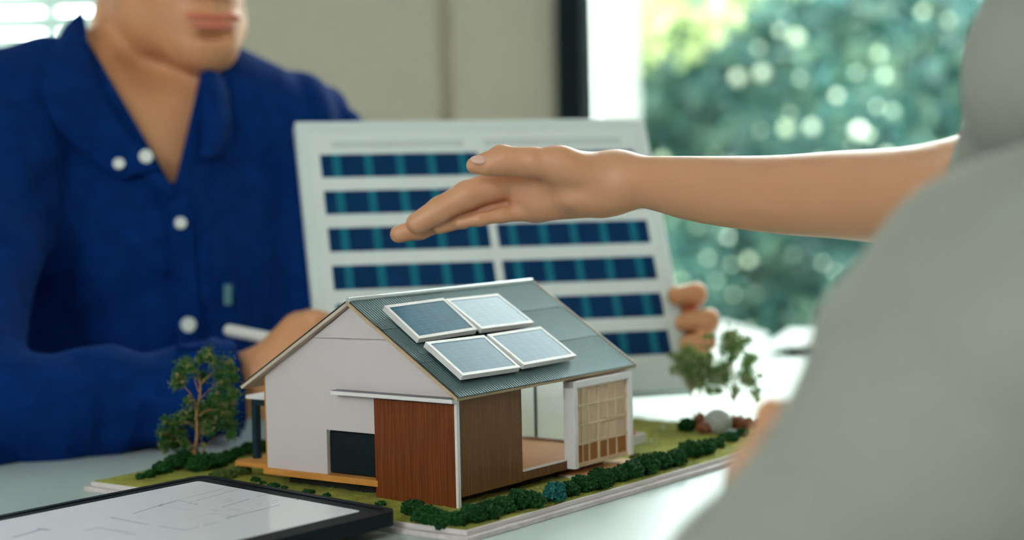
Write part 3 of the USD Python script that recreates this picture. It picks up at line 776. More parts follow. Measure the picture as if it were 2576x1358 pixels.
R1 = [(1734, 895, 27), (1703, 898, 14), (1688, 893, 8), (1693, 931, 10), (1711, 919, 16), (1729, 921, 28), (1744, 944, 28), (1755, 968, 16), (1765, 903, 20), (1786, 900, 14), (1780, 921, 16), (1793, 952, 20), (1786, 984, 13), (1765, 965, 14), (1775, 940, 18)]
model_tree('slender pale green model tree, the left one of the pair behind the boulder', 1.728,
           [([(1746, 1066, 0), (1742, 1030, 0), (1740, 1000, 0), (1742, 970, 0), (1735, 930, 0)], 2.2, 1.3)],
           [([(1752, 1066, .003), (1756, 1030, .003), (1757, 1000, .003), (1768, 960, .004), (1775, 920, .004)], 1.9, .9), ([(1740, 1000, 0), (1725, 960, -.003), (1705, 920, -.004)], 1.4, .7), ([(1757, 1000, .003), (1775, 975, .005), (1792, 955, .006)], 1.3, .7), ([(1742, 970, 0), (1715, 945, -.004), (1692, 932, -.004)], 1.3, .6)],
           R1, 'tree_foam_light', 42, .95, .00115, .012)
R2 = [(1806, 934, 25), (1824, 949, 24), (1806, 980, 13), (1822, 924, 18), (1840, 844, 21), (1832, 859, 20), (1850, 872, 22), (1868, 859, 14), (1883, 854, 9), (1791, 846, 8), (1775, 846, 7), (1779, 872, 6), (1824, 880, 16), (1847, 888, 16), (1884, 903, 17), (1896, 900, 9), (1878, 918, 17), (1878, 949, 25),
      (1889, 962, 15), (1850, 980, 13), (1847, 996, 9), (1902, 986, 13), (1907, 1004, 9), (1914, 944, 6), (1937, 983, 4), (1838, 905, 12)]
model_tree('taller pale green model tree right of the boulder, beside the grey sleeve', 1.722,
           [([(1844, 1066, 0), (1843, 1030, 0), (1847, 990, 0), (1845, 950, 0), (1842, 900, 0), (1842, 850, 0)], 2.4, 1.1)],
           [([(1866, 1066, .003), (1866, 1030, .003), (1872, 990, .003), (1880, 950, .004), (1882, 910, .004)], 1.8, .8), ([(1845, 1010, 0), (1830, 980, -.003), (1810, 945, -.004)], 1.4, .6), ([(1845, 940, 0), (1825, 900, -.003), (1785, 850, -.005)], 1.2, .5), ([(1872, 990, .003), (1890, 985, .004), (1905, 990, .005)], 1.2, .6),
            ([(1880, 960, .004), (1905, 955, .005), (1917, 938, .005)], 1.1, .5), ([(1890, 985, .004), (1915, 980, .005), (1940, 983, .006)], .9, .4), ([(1843, 870, 0), (1865, 858, .002), (1884, 853, .003)], 1.1, .5)],
           R2, 'tree_foam_light', 43, .95, .00115, .012)

# ------------------------------------------------------------------ the solar panel held up by the man
PD = 1.84 / 1.74
PTL = CAM + (np.array([-0.20797, 1.74559, 1.04493]) - CAM) * PD
PH = np.array([0.96721, 0.25394, -0.00339]); PU = np.array([-0.11805, 0.46135, 0.87933]); PN = np.cross(PH, PU)
PN = PN if PN[1] < 0 else -PN                                   # towards the camera
pw, pl_, pr_, pt0, pp_, ph_, pcx = [v * PD for v in (.3576, .0209, .340, .0367, .0398, .0250, .1818)]
pbot = pt0 + 6 * pp_ + .024
def PP(x, y, o=0.0):
    return PTL + PH * x - PU * y + PN * o
def pbox(x0, x1, y0, y1, o0, o1, bevel=0):
    return frame_mesh(bx(x0, x1, y0, y1, o0, o1, bevel), PTL, PH, -PU, PN) if np.dot(np.cross(PH, -PU), PN) > 0 else _flip(frame_mesh(bx(x0, x1, y0, y1, o0, o1, bevel), PTL, PH, -PU, PN))
def _flip(m):
    m.faces = m.faces[:, ::-1]; return m
sp = thing('solar_panel', 'white framed solar panel with rows of dark blue cells held up behind the model house', 'solar panel')
fb = .0115
obj('back_sheet', pbox(fb * .5, pw - fb * .5, fb * .5, pbot - fb * .5, -.004, 0), 'panel_sheet', sp, label='white backing sheet')
for a in ((0, pw, 0, fb), (0, pw, pbot - fb, pbot), (0, fb, fb, pbot - fb), (pw - fb, pw, fb, pbot - fb)):
    obj('frame_rail', pbox(*a, -.016, .0010, .0004), 'panel_frame', sp)
for x0, x1 in ((pl_ + .013, pcx - .018), (pcx + .004, pr_ - .012)):
    obj('print_band', pbox(x0, x1, .0235, .0310, -.0001, .0003), 'panel_print', sp, label='faint grey print along the top')
lx0, lx1, rx0, rx1 = pl_, pcx - .0045, pcx + .0045, pr_
# narrow end cells and four wide cells between five teal bars in each half row
def half(x0, x1, y0, y1):
    w = x1 - x0
    frac = [('c', .070), ('b', .053), ('c', .147), ('b', .053), ('c', .147), ('b', .053), ('c', .147), ('b', .053), ('c', .147), ('b', .053), ('c', .077)]
    s = sum(f for _, f in frac); x = x0
    for k, f in frac:
        xe = x + w * f / s
        if k == 'c':
            obj('solar_cell', pbox(x, xe, y0, y1, -.0002, .0008), 'panel_cell', sp)
        else:
            obj('contact_bar', pbox(x, xe, y0, y1, -.0002, .0006), 'panel_bar', sp, label='teal strip between cells' if xe > pr_ - .03 and y0 < .06 else None)
        x = xe
for r in range(6):
    y0 = pt0 + r * pp_
    half(lx0, lx1, y0, y0 + ph_); half(rx0, rx1, y0, y0 + ph_)

# ------------------------------------------------------------------ tablet with the floor plan, leaning on the border of the base
c_br, c_bl = np.array(on_z(1007, 1284, HT[2] + .0105)), np.array(on_z(514, 1195, HT[2] + .0125))
ty = c_bl - c_br; TW = np.linalg.norm(ty); ty /= TW
c_l = np.array(on_z(-60, 1316, HT[2] + .0080))
tx = c_l - c_bl; tx -= ty * (tx @ ty); tx /= np.linalg.norm(tx)
tn = np.cross(tx, ty); tn = tn if tn[2] > 0 else -tn
TLn = .285
tab = thing('tablet', 'black cased tablet showing a floor plan, leaning on the corner of the model base', 'tablet')
def tmesh(m):
    m = frame_mesh(m, c_br, tx, ty, tn)
    if np.dot(np.cross(tx, ty), tn) < 0:
        m.faces = m.faces[:, ::-1]
    return m
rr = .012
outer = sbox(0, 0, TLn, TW).buffer(-rr).buffer(rr, 12)
sc = sbox(.0175, .0215, TLn - .018, TW - .016).buffer(-.003).buffer(.003)
obj('case', tmesh(extrude(outer, .0085, 'z', -.0095)), 'tablet_black', tab)
rim = outer.difference(sbox(.006, .006, TLn - .006, TW - .006).buffer(-.006).buffer(.006, 12))
obj('case_rim', tmesh(extrude(rim, .0017, 'z', -.0010)), 'tablet_black', tab)
obj('bezel', tmesh(extrude(sbox(.0062, .0062, TLn - .0062, TW - .0062).buffer(-.006).buffer(.006, 12), .0009, 'z', -.0010)), 'tablet_black', tab)
scr_o = obj('screen', tmesh(extrude(sc, .0005, 'z', -.0003)), 'tablet_screen', tab, label='bright screen with a pale floor plan')
def t_at(px, py):
    d = at(px, py, 1) - CAM
    t = ((c_br - CAM) @ tn) / (d @ tn)
    q = CAM + d * t - c_br
    return np.array([q @ tx, q @ ty])
def stroke(a, b, wpx, m):
    p0, p1 = t_at(*a), t_at(*b)
    d = p1 - p0; L = np.linalg.norm(d); d /= L
    s = np.array([-d[1], d[0]]) * wpx
    pol = Polygon([p0 + s, p1 + s, p1 - s, p0 - s])
    return extrude(pol, .00012, 'z', .0002)
strokes = [((335, 1293), (402, 1271), .0011), ((402, 1274), (410, 1268), .0022), ((405, 1271), (449, 1259), .0008), ((449, 1259), (497, 1270), .0008), ((470, 1268), (497, 1268), .0006), ((283, 1303), (372, 1320), .0013), ((280, 1302), (292, 1305), .0020),
           ((400, 1324), (462, 1333), .0010), ((462, 1335), (500, 1326), .0010), ((512, 1322), (548, 1314), .0010), ((570, 1304), (590, 1298), .0022), ((590, 1298), (704, 1271), .0010), ((560, 1276), (628, 1255), .0007), ((478, 1264), (600, 1231), .0006), ((650, 1250), (672, 1243), .0006),
           ((672, 1243), (752, 1257), .0007), ((741, 1254), (749, 1258), .0016), ((35, 1352), (110, 1330), .0024), ((95, 1330), (124, 1334), .0024), ((212, 1335), (245, 1328), .0010), ((245, 1328), (322, 1340), .0014), ((316, 1344), (342, 1343), .0016), ((405, 1273), (490, 1285), .0004), ((530, 1292), (600, 1300), .0005), ((470, 1309), (530, 1292), .0004), ((448, 1258), (560, 1230), .0004), ((575, 1282), (620, 1285), .0004)]
dark = [stroke(a, b, w * .5, 0) for a, b, w in strokes if w >= .0007]
pale = [stroke(a, b, w * .6, 0) for a, b, w in strokes if w < .0007]
for (x, y) in ((432, 1268), (470, 1281), (575, 1258), (690, 1262), (650, 1270), (350, 1300), (540, 1284)):
    pale += [stroke((x - 10, y), (x + 8, y - 4), .0003, 0), stroke((x - 6, y + 4), (x + 10, y + 1), .0003, 0)]
for s_ in dark:
    obj('plan_line', tmesh(s_), 'plan_line', scr_o)
for s_ in pale:
    obj('thin_plan_line', tmesh(s_), 'plan_line_pale', scr_o)

# ------------------------------------------------------------------ curled paper and closed notebook at the far end of the table
su, sv = np.meshgrid(np.linspace(0, 1, 30), np.linspace(0, 1, 24), indexing='ij')
o = on_z(1772, 868, TZ); ex = np.array([.985, -.17, 0]); ey = np.array([.17, .985, 0])
lift = .0215 * (1 - su) ** .8 * sv ** 2.2 + .004 * np.sin(su * 5) * sv * (1 - su) + .0006
S = o + su[..., None] * .085 * ex + sv[..., None] * .16 * ey + lift[..., None] * HZ
def sheet_faces(n, m):
    i, j = np.meshgrid(np.arange(n - 1), np.arange(m - 1), indexing='ij')
    return np.stack([i * m + j, (i + 1) * m + j, (i + 1) * m + j + 1, i * m + j + 1], -1).reshape(-1, 4)
fq = sheet_faces(30, 24); top = S.reshape(-1, 3); k = len(top)
rim = [i * 24 for i in range(30)] + [29 * 24 + j for j in range(1, 24)] + [i * 24 + 23 for i in range(28, -1, -1)] + [j for j in range(22, 0, -1)]
rq = np.array([[a_, k + a_, k + b_, b_] for a_, b_ in zip(rim, rim[1:] + rim[:1])])
tag(obj('paper_sheet', (np.vstack([top, top - [0, 0, .0004]]), np.vstack([fq, fq[:, ::-1] + k, rq])), 'paper', smooth=30), 'curled sheet of white paper on the table behind the right-hand trees', 'paper')
lp = thing('notebook', 'white closed notebook with its cover slightly raised near the far table edge', 'notebook')
o = at(2075, 884, 2.40); o[2] = TZ
ax_, ay_ = np.array([.93, -.36, 0]), np.array([.36, .93, 0])
obj('cover_shade', frame_mesh(bx(-.045, .12, -.03, .12, 0, .006, .001), o, ax_, ay_, HZ), 'frame_black', lp, label='black slab painting in the shadow under the raised cover')  # shadow below the lifted cover, put in as a black slab
cv = bx(-.075, .12, -.045, .12, -.0015, .0015, .0008)
cv.apply_transform(trimesh.transformations.rotation_matrix(.05, [1, 0, 0])); cv.apply_translation([0, 0, .0135])
obj('cover', frame_mesh(cv, o, ax_, ay_, HZ), 'paper', lp, label='white cover')

# ------------------------------------------------------------------ people
def px_r(rpx, d):
    return rpx * d / FPX

def head_parts(H, yaw, pitch, s=1.0):
    """Signed distance pieces of a head whose ears are level with H; it faces the camera turned yaw to the right of the picture."""
    fd = np.array([math.sin(yaw) * math.cos(pitch), -math.cos(yaw) * math.cos(pitch), math.sin(pitch)])
    sd = np.array([math.cos(yaw), math.sin(yaw), 0.0])
    up = np.cross(sd, -fd); up = up if up[2] > 0 else -up
    A = np.stack([sd, fd, up])
    L = lambda x, y, z: H + s * (x * sd + y * fd + z * up)
    E = lambda c, r: ell(L(*c), np.array(r) * s, A)
    C = lambda a, b, ra, rb: cone(L(*a), L(*b), ra * s, rb * s)
    big = [E((0, -.015, .035), (.075, .096, .084)), E((0, .028, -.015), (.063, .066, .085))]
    for q in (-1, 1):
        big += [C((q * .053, -.004, -.046), (q * .046, .020, -.068), .019, .018), C((q * .046, .020, -.068), (q * .017, .072, -.092), .018, .0175)]
    big += [E((0, .078, -.095), (.023, .017, .018)), E((0, .060, -.055), (.040, .038, .045))]
    small = [C((0, .088, .010), (0, .110, -.030), .007, .0105), E((-.0135, .097, -.034), (.0085, .010, .0075)), E((.0135, .097, -.034), (.0085, .010, .0075)),
             E((0, .0945, -.0600), (.031, .0085, .0050)), E((0, .0940, -.0690), (.026, .0085, .0062)), E((0, .099, -.047), (.006, .004, .010))]
    ears = [E((q * .0765, -.014, -.002), (.008, .019, .031)) for q in (-1, 1)]
    brow = [C((q * .016, .087, .043), (q * .048, .068, .044), .009, .008) for q in (-1, 1)]
    U1, U2, U3 = union(big, .030), union(small + brow, .008), union(ears, .01)
    groove = union([C((-.031, .090, -.0632), (0, .1045, -.0642), .0012, .0016), C((0, .1045, -.0642), (.031, .090, -.0632), .0016, .0012)], .002)
    socket = union([E((q * .031, .094, .026), (.017, .012, .010)) for q in (-1, 1)], .004)
    under = E((0, .0975, -.0805), (.018, .0060, .0045))
    def f(p):
        d = smin(smin(U1(p), U2(p), .009), U3(p), .008)
        d = -smin(-d, groove(p), .004); d = -smin(-d, socket(p), .010); d = -smin(-d, under(p), .006)
        return d
    return f, L, A

def build_lips(L, s, A, parent):
    m1 = union([ell(L(-.012, .0988, -.0592), np.array([.0215, .0085, .0046]) * s, A), ell(L(.012, .0988, -.0592), np.array([.0215, .0085, .0046]) * s, A)], .004)
    m2 = ell(L(0, .0986, -.0688), np.array([.0265, .0095, .0066]) * s, A)
    c = L(0, .096, -.064)
    for k, f in enumerate((m1, m2)):
        m = snet(f, c - .035, c + .035, .0012)
        obj('lip', m, 'lips', parent, smooth=True, label='pale rose upper lip' if k == 0 else 'pale rose lower lip')

def hair_shell(L, A, s, parent, long=False):
    f0 = ell(L(0, -.020, .042), np.array([.083, .103, .088]) * s, A)
    face = ell(L(0, .085, -.02), np.array([.066, .075, .085]) * s, A)
    def f(p):
        d = f0(p)
        if long:
            d = smin(d, cone(L(0, -.075, .0), L(0, -.085, -.10), .06 * s, .045 * s)(p), .03)
        d = np.maximum(d, -face(p))
        cut = ((p - L(0, 0, -.045)) @ (A[2])) * -1
        return d if long else np.maximum(d, cut)
    g_ = f
    def f(p):
        q = (p - L(0, 0, 0)) @ A.T
        return g_(p) - .010 * meshkit.fbm(q * [90, 22, 40], 2, 3).astype(np.float32) + .002
    obj('hair', snet(f, L(0, 0, 0) - .26, L(0, 0, 0) + .26, .004), 'hair_dark', parent, smooth=True, label='short dark hair' if not long else 'dark hair tied at the back')

# ---- the man
man = thing('person', 'man in a navy blue button-down shirt leaning on the table and holding the solar panel', 'person')
SR, SL = at(-20, 305, 1.86), at(712, 338, 2.05)
ER, EL = at(-105, 1066, 1.63), at(1150, 850, 2.12)
WR, WL = at(668, 962, 1.725), PP(pw - .035, .245, -.062)
mid = (SR + SL) / 2
xt = SL - SR; xt[2] = 0; xt /= np.linalg.norm(xt)
yt = np.array([xt[1], -xt[0], 0.0])                              # the way his chest faces
TA = np.stack([xt, yt, HZ])
TP = lambda x, y, z: mid + x * xt + y * yt + np.array([0, 0, z])
HEAD = at(444, -86, 2.00)
hf, HLm, HA = head_parts(HEAD, math.radians(33), math.radians(-3))
neck0, neck1 = at(378, 330, 2.045), at(372, 20, 2.045)
def man_body(off):
    tor = [ell(TP(0, .002, -.17), np.array([.165, .105, .20]) + off, TA), ell(TP(0, .0, -.38), np.array([.150, .105, .20]) + off, TA),
           cone(TP(-.10, -.01, -.01), TP(.10, -.01, -.01), .062 + off, .062 + off), cone(SR, TP(-.07, -.02, .02), .055 + off, .055 + off), cone(SL, TP(.07, -.02, .02), .055 + off, .055 + off)]
    return tor
tor = union(man_body(-.010), .06)
armR = union(chain([SR, ER, WR], [.050, .040, .031]), .03)
armL = union(chain([SL, EL, WL], [.050, .040, .029]), .03)
trap = union([cone(TP(-.10, -.025, .045), neck1 - [0, 0, .03], .034, .040), cone(TP(.10, -.025, .045), neck1 - [0, 0, .03], .034, .040)], .04)
neck = union([cone(neck0, neck1, .058, .0585), cone(at(300, 60, 2.02), at(428, 395, 1.955), .014, .010), cone(at(470, 150, 1.99), at(436, 395, 1.955), .010, .010)], .03)
# hands: right hand behind the house roof closing on the panel's left edge and the pen, left hand round the panel's right edge
def hand_r(p0=WR):
    K = [PP(-.020, .240 + .018 * i, .018 - .002 * i) for i in range(4)]
    fs = [cone(p0, (K[1] + K[2]) / 2, .027, .024), cone(p0, K[0], .024, .017), cone(p0, K[3], .022, .014)]
    fing = []
    for i, k in enumerate(K):
        a = PP(-.004, .236 + .018 * i, .030); b = PP(.024, .238 + .018 * i, .020 - .001 * i); c = PP(.034, .240 + .018 * i, .0125)
        fing.append(chain([k, a, b, c], [.0105, .0095, .0085, .0075]))
    th = chain([at(690, 925, 1.71), at(735, 878, 1.722), at(762, 842, 1.728), at(784, 803, 1.735)], [.024, .0185, .0140, .0105])
    return fs, fing, th
fsR, fiR, thR = hand_r()
def hand_l():
    base = PP(pw + .004, .250, -.032)
    fs = [cone(WL, base, .028, .024), cone(PP(pw + .004, .222, -.030), PP(pw + .002, .285, -.032), .018, .015)]
    fing = []
    for i, (y, ex, tipx, r) in enumerate(((.2130, .0205, -.007, .0118), (.2430, .0310, -.004, .0118), (.2665, .0210, -.005, .0108), (.2860, .0110, -.005, .0095))):
        k = PP(pw + .004, y + .006, -.030)
        a = PP(pw + ex, y - .004, -.012); b = PP(pw + ex * .8, y + .001, .0095); c = PP(pw + tipx, y + .004, .0130)
        fing.append(chain([k, a, b, c], [r * 1.1, r, r * .95, r * .82]))
    th = chain([WL, PP(pw - .02, .20, -.042), PP(pw - .045, .185, -.028)], [.017, .012, .010])
    return fs, fing, th
fsL, fiL, thL = hand_l()
def man_sdf(p):
    d = smin(smin(tor(p), trap(p), .05), neck(p), .022)
    d = smin(d, hf(p), .018)
    d = smin(d, armR(p), .02); d = smin(d, armL(p), .02)
    for fs, fi, th in ((fsR, fiR, thR), (fsL, fiL, thL)):
        h = union(fs, .02)(p)
        for c in fi:
            h = smin(h, union(c, .004)(p), .005)
        h = smin(h, union(th, .008)(p), .012)
        d = smin(d, h, .012)
    return d
mb = snet(man_sdf, np.minimum.reduce([SR, ER, SL]) - [.12, .12, .25], np.array([PP(pw, 0)[0] + .05, 2.25, HEAD[2] + .16]), .0031)
obj('body', mb, 'skin_man', man, smooth=True)
build_lips(HLm, 1.0, HA, man)
hair_shell(HLm, HA, 1.0, man)
for q in (-1, 1):
    e = trimesh.creation.icosphere(subdivisions=2, radius=.0115); e.apply_translation(HLm(q * .031, .074, .026)); obj('eye', e, 'eye_white', man, smooth=True)
    e = trimesh.creation.icosphere(subdivisions=2, radius=.0058); e.apply_translation(HLm(q * .031, .0805, .026)); obj('iris', e, 'hair_dark', man, smooth=True)
    obj('eyebrow', tube([HLm(q * .014, .0965, .047), HLm(q * .032, .092, .053), HLm(q * .05, .077, .048)], [.003, .0035, .002], 6), 'hair_dark', man, smooth=True)

# shirt: torso and sleeves a little outside the body, with folds, an open neck and rolled cuffs
CR, CL = at(590, 970, 1.712), WL + (EL - WL) * .25
tor_s = union(man_body(.012) + [cone(at(690, 470, 2.05), at(742, 820, 2.02), .042, .050)], .05)
armR_s = union(chain([SR, ER, CR], [.060, .047, .0415]), .022)
armL_s = union(chain([SL, EL, CL], [.064, .058, .045]), .04)
trap_s = union([cone(TP(-.10, -.025, .045), neck1 - [0, 0, .088], .046, .044), cone(TP(.10, -.025, .045), neck1 - [0, 0, .088], .046, .044)], .04)
apex = at(437, 474, 1.915)
cutL, cutR = at(215, 90, 1.95), at(512, 150, 1.95)
fR = (CR - ER) / np.linalg.norm(CR - ER); fL = (CL - EL) / np.linalg.norm(CL - EL)
def plane_dist(p, a, b, inside):
    """Signed distance to the vertical plane through the eye, a and b: negative on the side of the point inside."""
    n = np.cross(a - CAM, b - CAM); n = n / np.linalg.norm(n)
    if (inside - CAM) @ n > 0:
        n = -n
    return (p - CAM.astype(np.float32)) @ n.astype(np.float32)
vin = at(400, 250, 1.95)
def fold_noise(p):
    """Cloth folds: drapes that run down from the shoulders and across the sleeves."""
    q = (p - mid) @ TA.T
    w = meshkit.fbm(np.stack([q[:, 0] * 4, q[:, 1] * 4, q[:, 2] * 2.5], 1), 2, 3)
    drape = np.abs(meshkit.noise(np.stack([q[:, 0] * 17 + q[:, 2] * 7 + w * 5, q[:, 1] * 5, q[:, 2] * 3.2], 1), 5) - .5) * 2
    drape2 = np.abs(meshkit.noise(np.stack([q[:, 0] * 11 - q[:, 2] * 9 + w * 4 + 40, q[:, 1] * 8, q[:, 2] * 5], 1), 9) - .5) * 2
    return (.5 - drape) * .021 + (.5 - drape2) * .012 - .009
def rings_noise(p, a, f, L):
    t = (p - a) @ f.astype(np.float32)
    w = meshkit.noise(p * 9, 21)
    return (np.abs(meshkit.noise(np.stack([t * 26 + w * 2.5, p[:, 2] * 12, p[:, 0] * 4], 1), 13) - .5) * 2 - .5) * .014 - .004
def shirt_sdf(p):
    a = smin(tor_s(p), trap_s(p), .05)
    r = armR_s(p) + rings_noise(p, ER, fR, .3)
    l = armL_s(p)
    r = np.maximum(r, (p - CR.astype(np.float32)) @ fR.astype(np.float32))
    l = np.maximum(l, (p - CL.astype(np.float32)) @ fL.astype(np.float32))
    d = smin(smin(a, r, .045), l, .045)
    near = np.abs(d) < .05
    if near.any():
        d = d.copy(); d[near] += fold_noise(p[near])
    wedge = np.maximum(np.maximum(plane_dist(p, apex, cutL, vin), plane_dist(p, apex, cutR, vin)), -((p - TP(0, -.065, 0).astype(np.float32)) @ yt.astype(np.float32)))
    wedge = np.maximum(wedge, (apex[2] - p[:, 2]))
    wedge = np.minimum(wedge, cone(neck0, neck1 + (neck1 - neck0), .068, .072)(p))
    d = np.maximum(d, -wedge)
    return np.maximum(d, -(p[:, 2] - .60))
sm = snet(shirt_sdf, np.minimum.reduce([SR, ER, SL]) - [.14, .14, .25], np.array([CL[0] + .08, 2.30, HEAD[2]]), .0042)
shirt = obj('shirt', sm, 'shirt_navy', man, smooth=True, label='navy blue cotton button-down shirt')
# collar leaves, placket, pocket, buttons
away = at(400, 300, 2.05)
import trimesh.ray.ray_triangle as rt_
INTER = rt_.RayMeshIntersector(sm)
def front(px, py, out=.002):
    """The point of the shirt front that is hit first along a pixel's view line, lifted off the cloth."""
    d = at(px, py, 1) - CAM; d /= np.linalg.norm(d)
    loc, _, tri = INTER.intersects_location([CAM], [d], multiple_hits=True)
    if len(loc) == 0:
        return at(px, py, 1.9), -d
    k = np.argmin(np.linalg.norm(loc - CAM, axis=1))
    n = sm.face_normals[tri[k]]; n = n if n @ d < 0 else -n
    return loc[k] + n * out, n
INTER_B = rt_.RayMeshIntersector(mb)
def on_man(px, py, d0, out):
    """Where the view line of a pixel meets shirt or skin, a little in front of it; d0 where it passes by both."""
    d = at(px, py, 1) - CAM; best = None
    for it in (INTER, INTER_B):
        loc, _, _ = it.intersects_location([CAM], [d], multiple_hits=True)
        if len(loc):
            q = loc[np.argmin((loc - CAM) @ FWD)]
            best = q if best is None or (q - CAM) @ FWD < (best - CAM) @ FWD else best
    return at(px, py, d0) if best is None else best - d / np.linalg.norm(d) * out
def on_man_(q, o):
    return at(*q[:3]) if len(q) == 4 else on_man(*q, o)
def leaf(a, b, oa, ob, lab=None, n=26, bulge=.005):
    obj('collar', loft([on_man_(q, oa) for q in a], [on_man_(q, ob) for q in b], n, 8, .0035, bulge, away), 'shirt_navy', shirt, smooth=35, label=lab)
if 0:
    print('collar', [(q, float((on_man(*q, 0) - CAM) @ FWD)) for q in [(212, 36, 2.05), (220, 110, 2.0), (242, 205, 1.96), (292, 295, 1.94), (500, 190, 2.0), (508, 240, 1.98), (513, 300, 1.96), (552, 186, 2.02), (572, 235, 1.98), (140, 118, 2.02), (105, 190, 1.97)]])
leaf([(206, 30, 1.955, 0), (220, 110, 2.0), (242, 205, 1.96), (292, 295, 1.94), (352, 372, 1.92), (400, 425, 1.91)],
     [(146, 110, 1.905, 0), (105, 190, 1.97), (112, 262, 1.93), (165, 345, 1.9), (240, 410, 1.9), (315, 452, 1.9)], .010, .007, 'turned-down collar leaf with a small pearl button')
leaf([(500, 190, 2.0), (508, 240, 1.98), (513, 300, 1.96), (513, 352, 1.95), (500, 395, 1.94)],
     [(552, 186, 2.02), (572, 235, 1.98), (581, 295, 1.96), (580, 342, 1.95), (520, 402, 1.94)], .012, .009)
leaf([(345, 372, 1.91), (385, 420, 1.9), (418, 455, 1.9), (437, 480, 1.9)], [(330, 400, 1.9), (362, 440, 1.9), (392, 475, 1.9), (418, 508, 1.9)], .007, .006, None, 16, .001)
def strip_on(pts, wpx, out, nm, m='shirt_navy', th=.0022, label=None):
    A, B = [], []
    for x, y in pts:
        A.append(front(x - wpx, y, out)[0]); B.append(front(x + wpx, y, out)[0])
    obj(nm, loft(A, B, 3 * len(pts), 6, th, .001, away), m, shirt, smooth=35, label=label)
strip_on([(440, 486), (447, 560), (456, 640), (464, 720), (470, 800), (474, 880)], 30, .0035, 'placket')
def button(px, py, rpx, label=None, out=.004):
    c, n = front(px, py, out)
    n = n + (CAM - c) / np.linalg.norm(CAM - c); n /= np.linalg.norm(n)
    u = np.cross(n, [0, 0, 1.0]); u /= np.linalg.norm(u); w = np.cross(n, u)
    r = rpx * np.linalg.norm(c - CAM) / FPX
    th = np.linspace(0, 2 * np.pi, 20, endpoint=False)
    prof = [(0, .0008), (.55, .0007), (.75, .0014), (.95, .0012), (1.0, .0004), (1.0, -.001)]
    V = [c + n * prof[0][1]]
    for a, h in prof[1:]:
        V += [c + n * h + r * a * (math.cos(t) * u + math.sin(t) * w) for t in th]
    F = [[0, 1 + (k + 1) % 20, 1 + k] for k in range(20)]
    for s in range(len(prof) - 2):
        for k in range(20):
            a0, b0 = 1 + s * 20 + k, 1 + s * 20 + (k + 1) % 20
            F += [[a0, b0, b0 + 20], [a0, b0 + 20, a0 + 20]]
    me = trimesh.Trimesh(V, F, process=False); me.fix_normals()
    obj('button', me, 'button_pearl', shirt, smooth=40, label=label)
button(367, 403, 17, 'pearl button at the open neck', .013); button(299, 426, 14, 'small pearl button on the collar tip', .018)
button(450, 563, 15, None, .0065); button(468, 815, 19, None, .0065)
strip_on([(600, 600), (600, 680), (602, 760), (604, 830)], 75, .0015, 'chest_pocket', th=.002)
strip_on([(567, 715), (567, 740), (567, 765)], 9, .0048, 'pocket_tag', 'tag_teal', .0012, 'small pale teal woven tag on the chest pocket')
cuff = union([cone(CR - fR * .030, CR + fR * .002, .046, .0445)], .01)
cin = cone(CR - fR * .06, CR + fR * .05, .0405, .0395)
obj('cuff', snet(lambda p: np.maximum(np.maximum(cuff(p), -cin(p)), np.abs((p - (CR - fR * .014).astype(np.float32)) @ fR.astype(np.float32)) - .017), CR - .09, CR + .09, .003), 'shirt_navy', shirt, smooth=True, label='rolled sleeve cuff')
# trousers and chair below the table, so that he sits on something
hip = TP(0, -.02, -.56)
for q in (-1, 1):
    h0 = hip + xt * q * .09; kn = h0 + yt * .42; kn[2] = .47; h0[2] = .52; ft = kn + yt * .02; ft[2] = .09
    obj('trouser_leg', snet(union(chain([h0, kn, ft], [.09, .065, .05]), .04), np.minimum(np.minimum(h0, kn), ft) - .12, np.maximum(np.maximum(h0, kn), ft) + .12, .01), 'trousers', man, smooth=True)
    obj('shoe', snet(union([cone(ft - [0, 0, .045], ft + yt * .14 - [0, 0, .055], .044, .034)], .02), ft - .25, ft + .25, .008), 'frame_black', man, smooth=True)

# ---- the stylus in his right hand
pen = thing('stylus', 'white stylus pen held in the right hand of the man in navy', 'pen')
pa, pb = at(567, 829, 1.80), at(790, 872, 1.752)
dv = (pb - pa) / np.linalg.norm(pb - pa); Lp = np.linalg.norm(pb - pa)
obj('barrel', tube([pa + dv * t for t in (0, .0012, .004, Lp * .7, Lp * .88)], [.0022, .0048, .0060, .0060, .0060], 16), 'pen_white', pen, smooth=50)
obj('tip', tube([pa + dv * t for t in (Lp * .88, Lp * .98, Lp)], [.0058, .0016, .0006], 12), 'frame_grey', pen, smooth=50)

# ---- the woman
wom = thing('person', 'woman in a loose grey shirt, close by, pointing over the model house with open hand', 'person')
W_ = at(1560, 457, 1.40)
ARM = [(1560, 457, 1.402, 64), (1610, 456, 1.388, 63.5), (1700, 468, 1.362, 76), (1850, 483, 1.318, 91), (2000, 490, 1.272, 102), (2120, 490, 1.235, 111), (2260, 492, 1.19, 121), (2420, 470, 1.14, 128), (2620, 330, 1.02, 150)]
def sweep(P, R, n):
    s = spline(np.c_[np.array(P), np.array(R)], n)
    cs = [cone(s[i, :3], s[i + 1, :3], s[i, 3], s[i + 1, 3]) for i in range(n - 1)]
    def f(p):
        d = cs[0](p)
        for c in cs[1:]:
            d = np.minimum(d, c(p))
        return d
    return f
armW = sweep([at(x, y, d) for x, y, d, r in ARM], [px_r(r, d) for x, y, d, r in ARM], 22)
PR = lambda r: px_r(r, 1.42)
palm = union([cone(at(1545, 452, 1.402), at(1430, 447, 1.410), PR(62), PR(58)), cone(at(1500, 480, 1.404), at(1330, 508, 1.422), PR(50), PR(36)), cone(at(1430, 440, 1.410), at(1318, 462, 1.424), PR(50), PR(40)),
              cone(at(1330, 470, 1.427), at(1345, 520, 1.432), PR(38), PR(28)), cone(at(1500, 500, 1.405), at(1360, 524, 1.418), PR(36), PR(25))], .014)
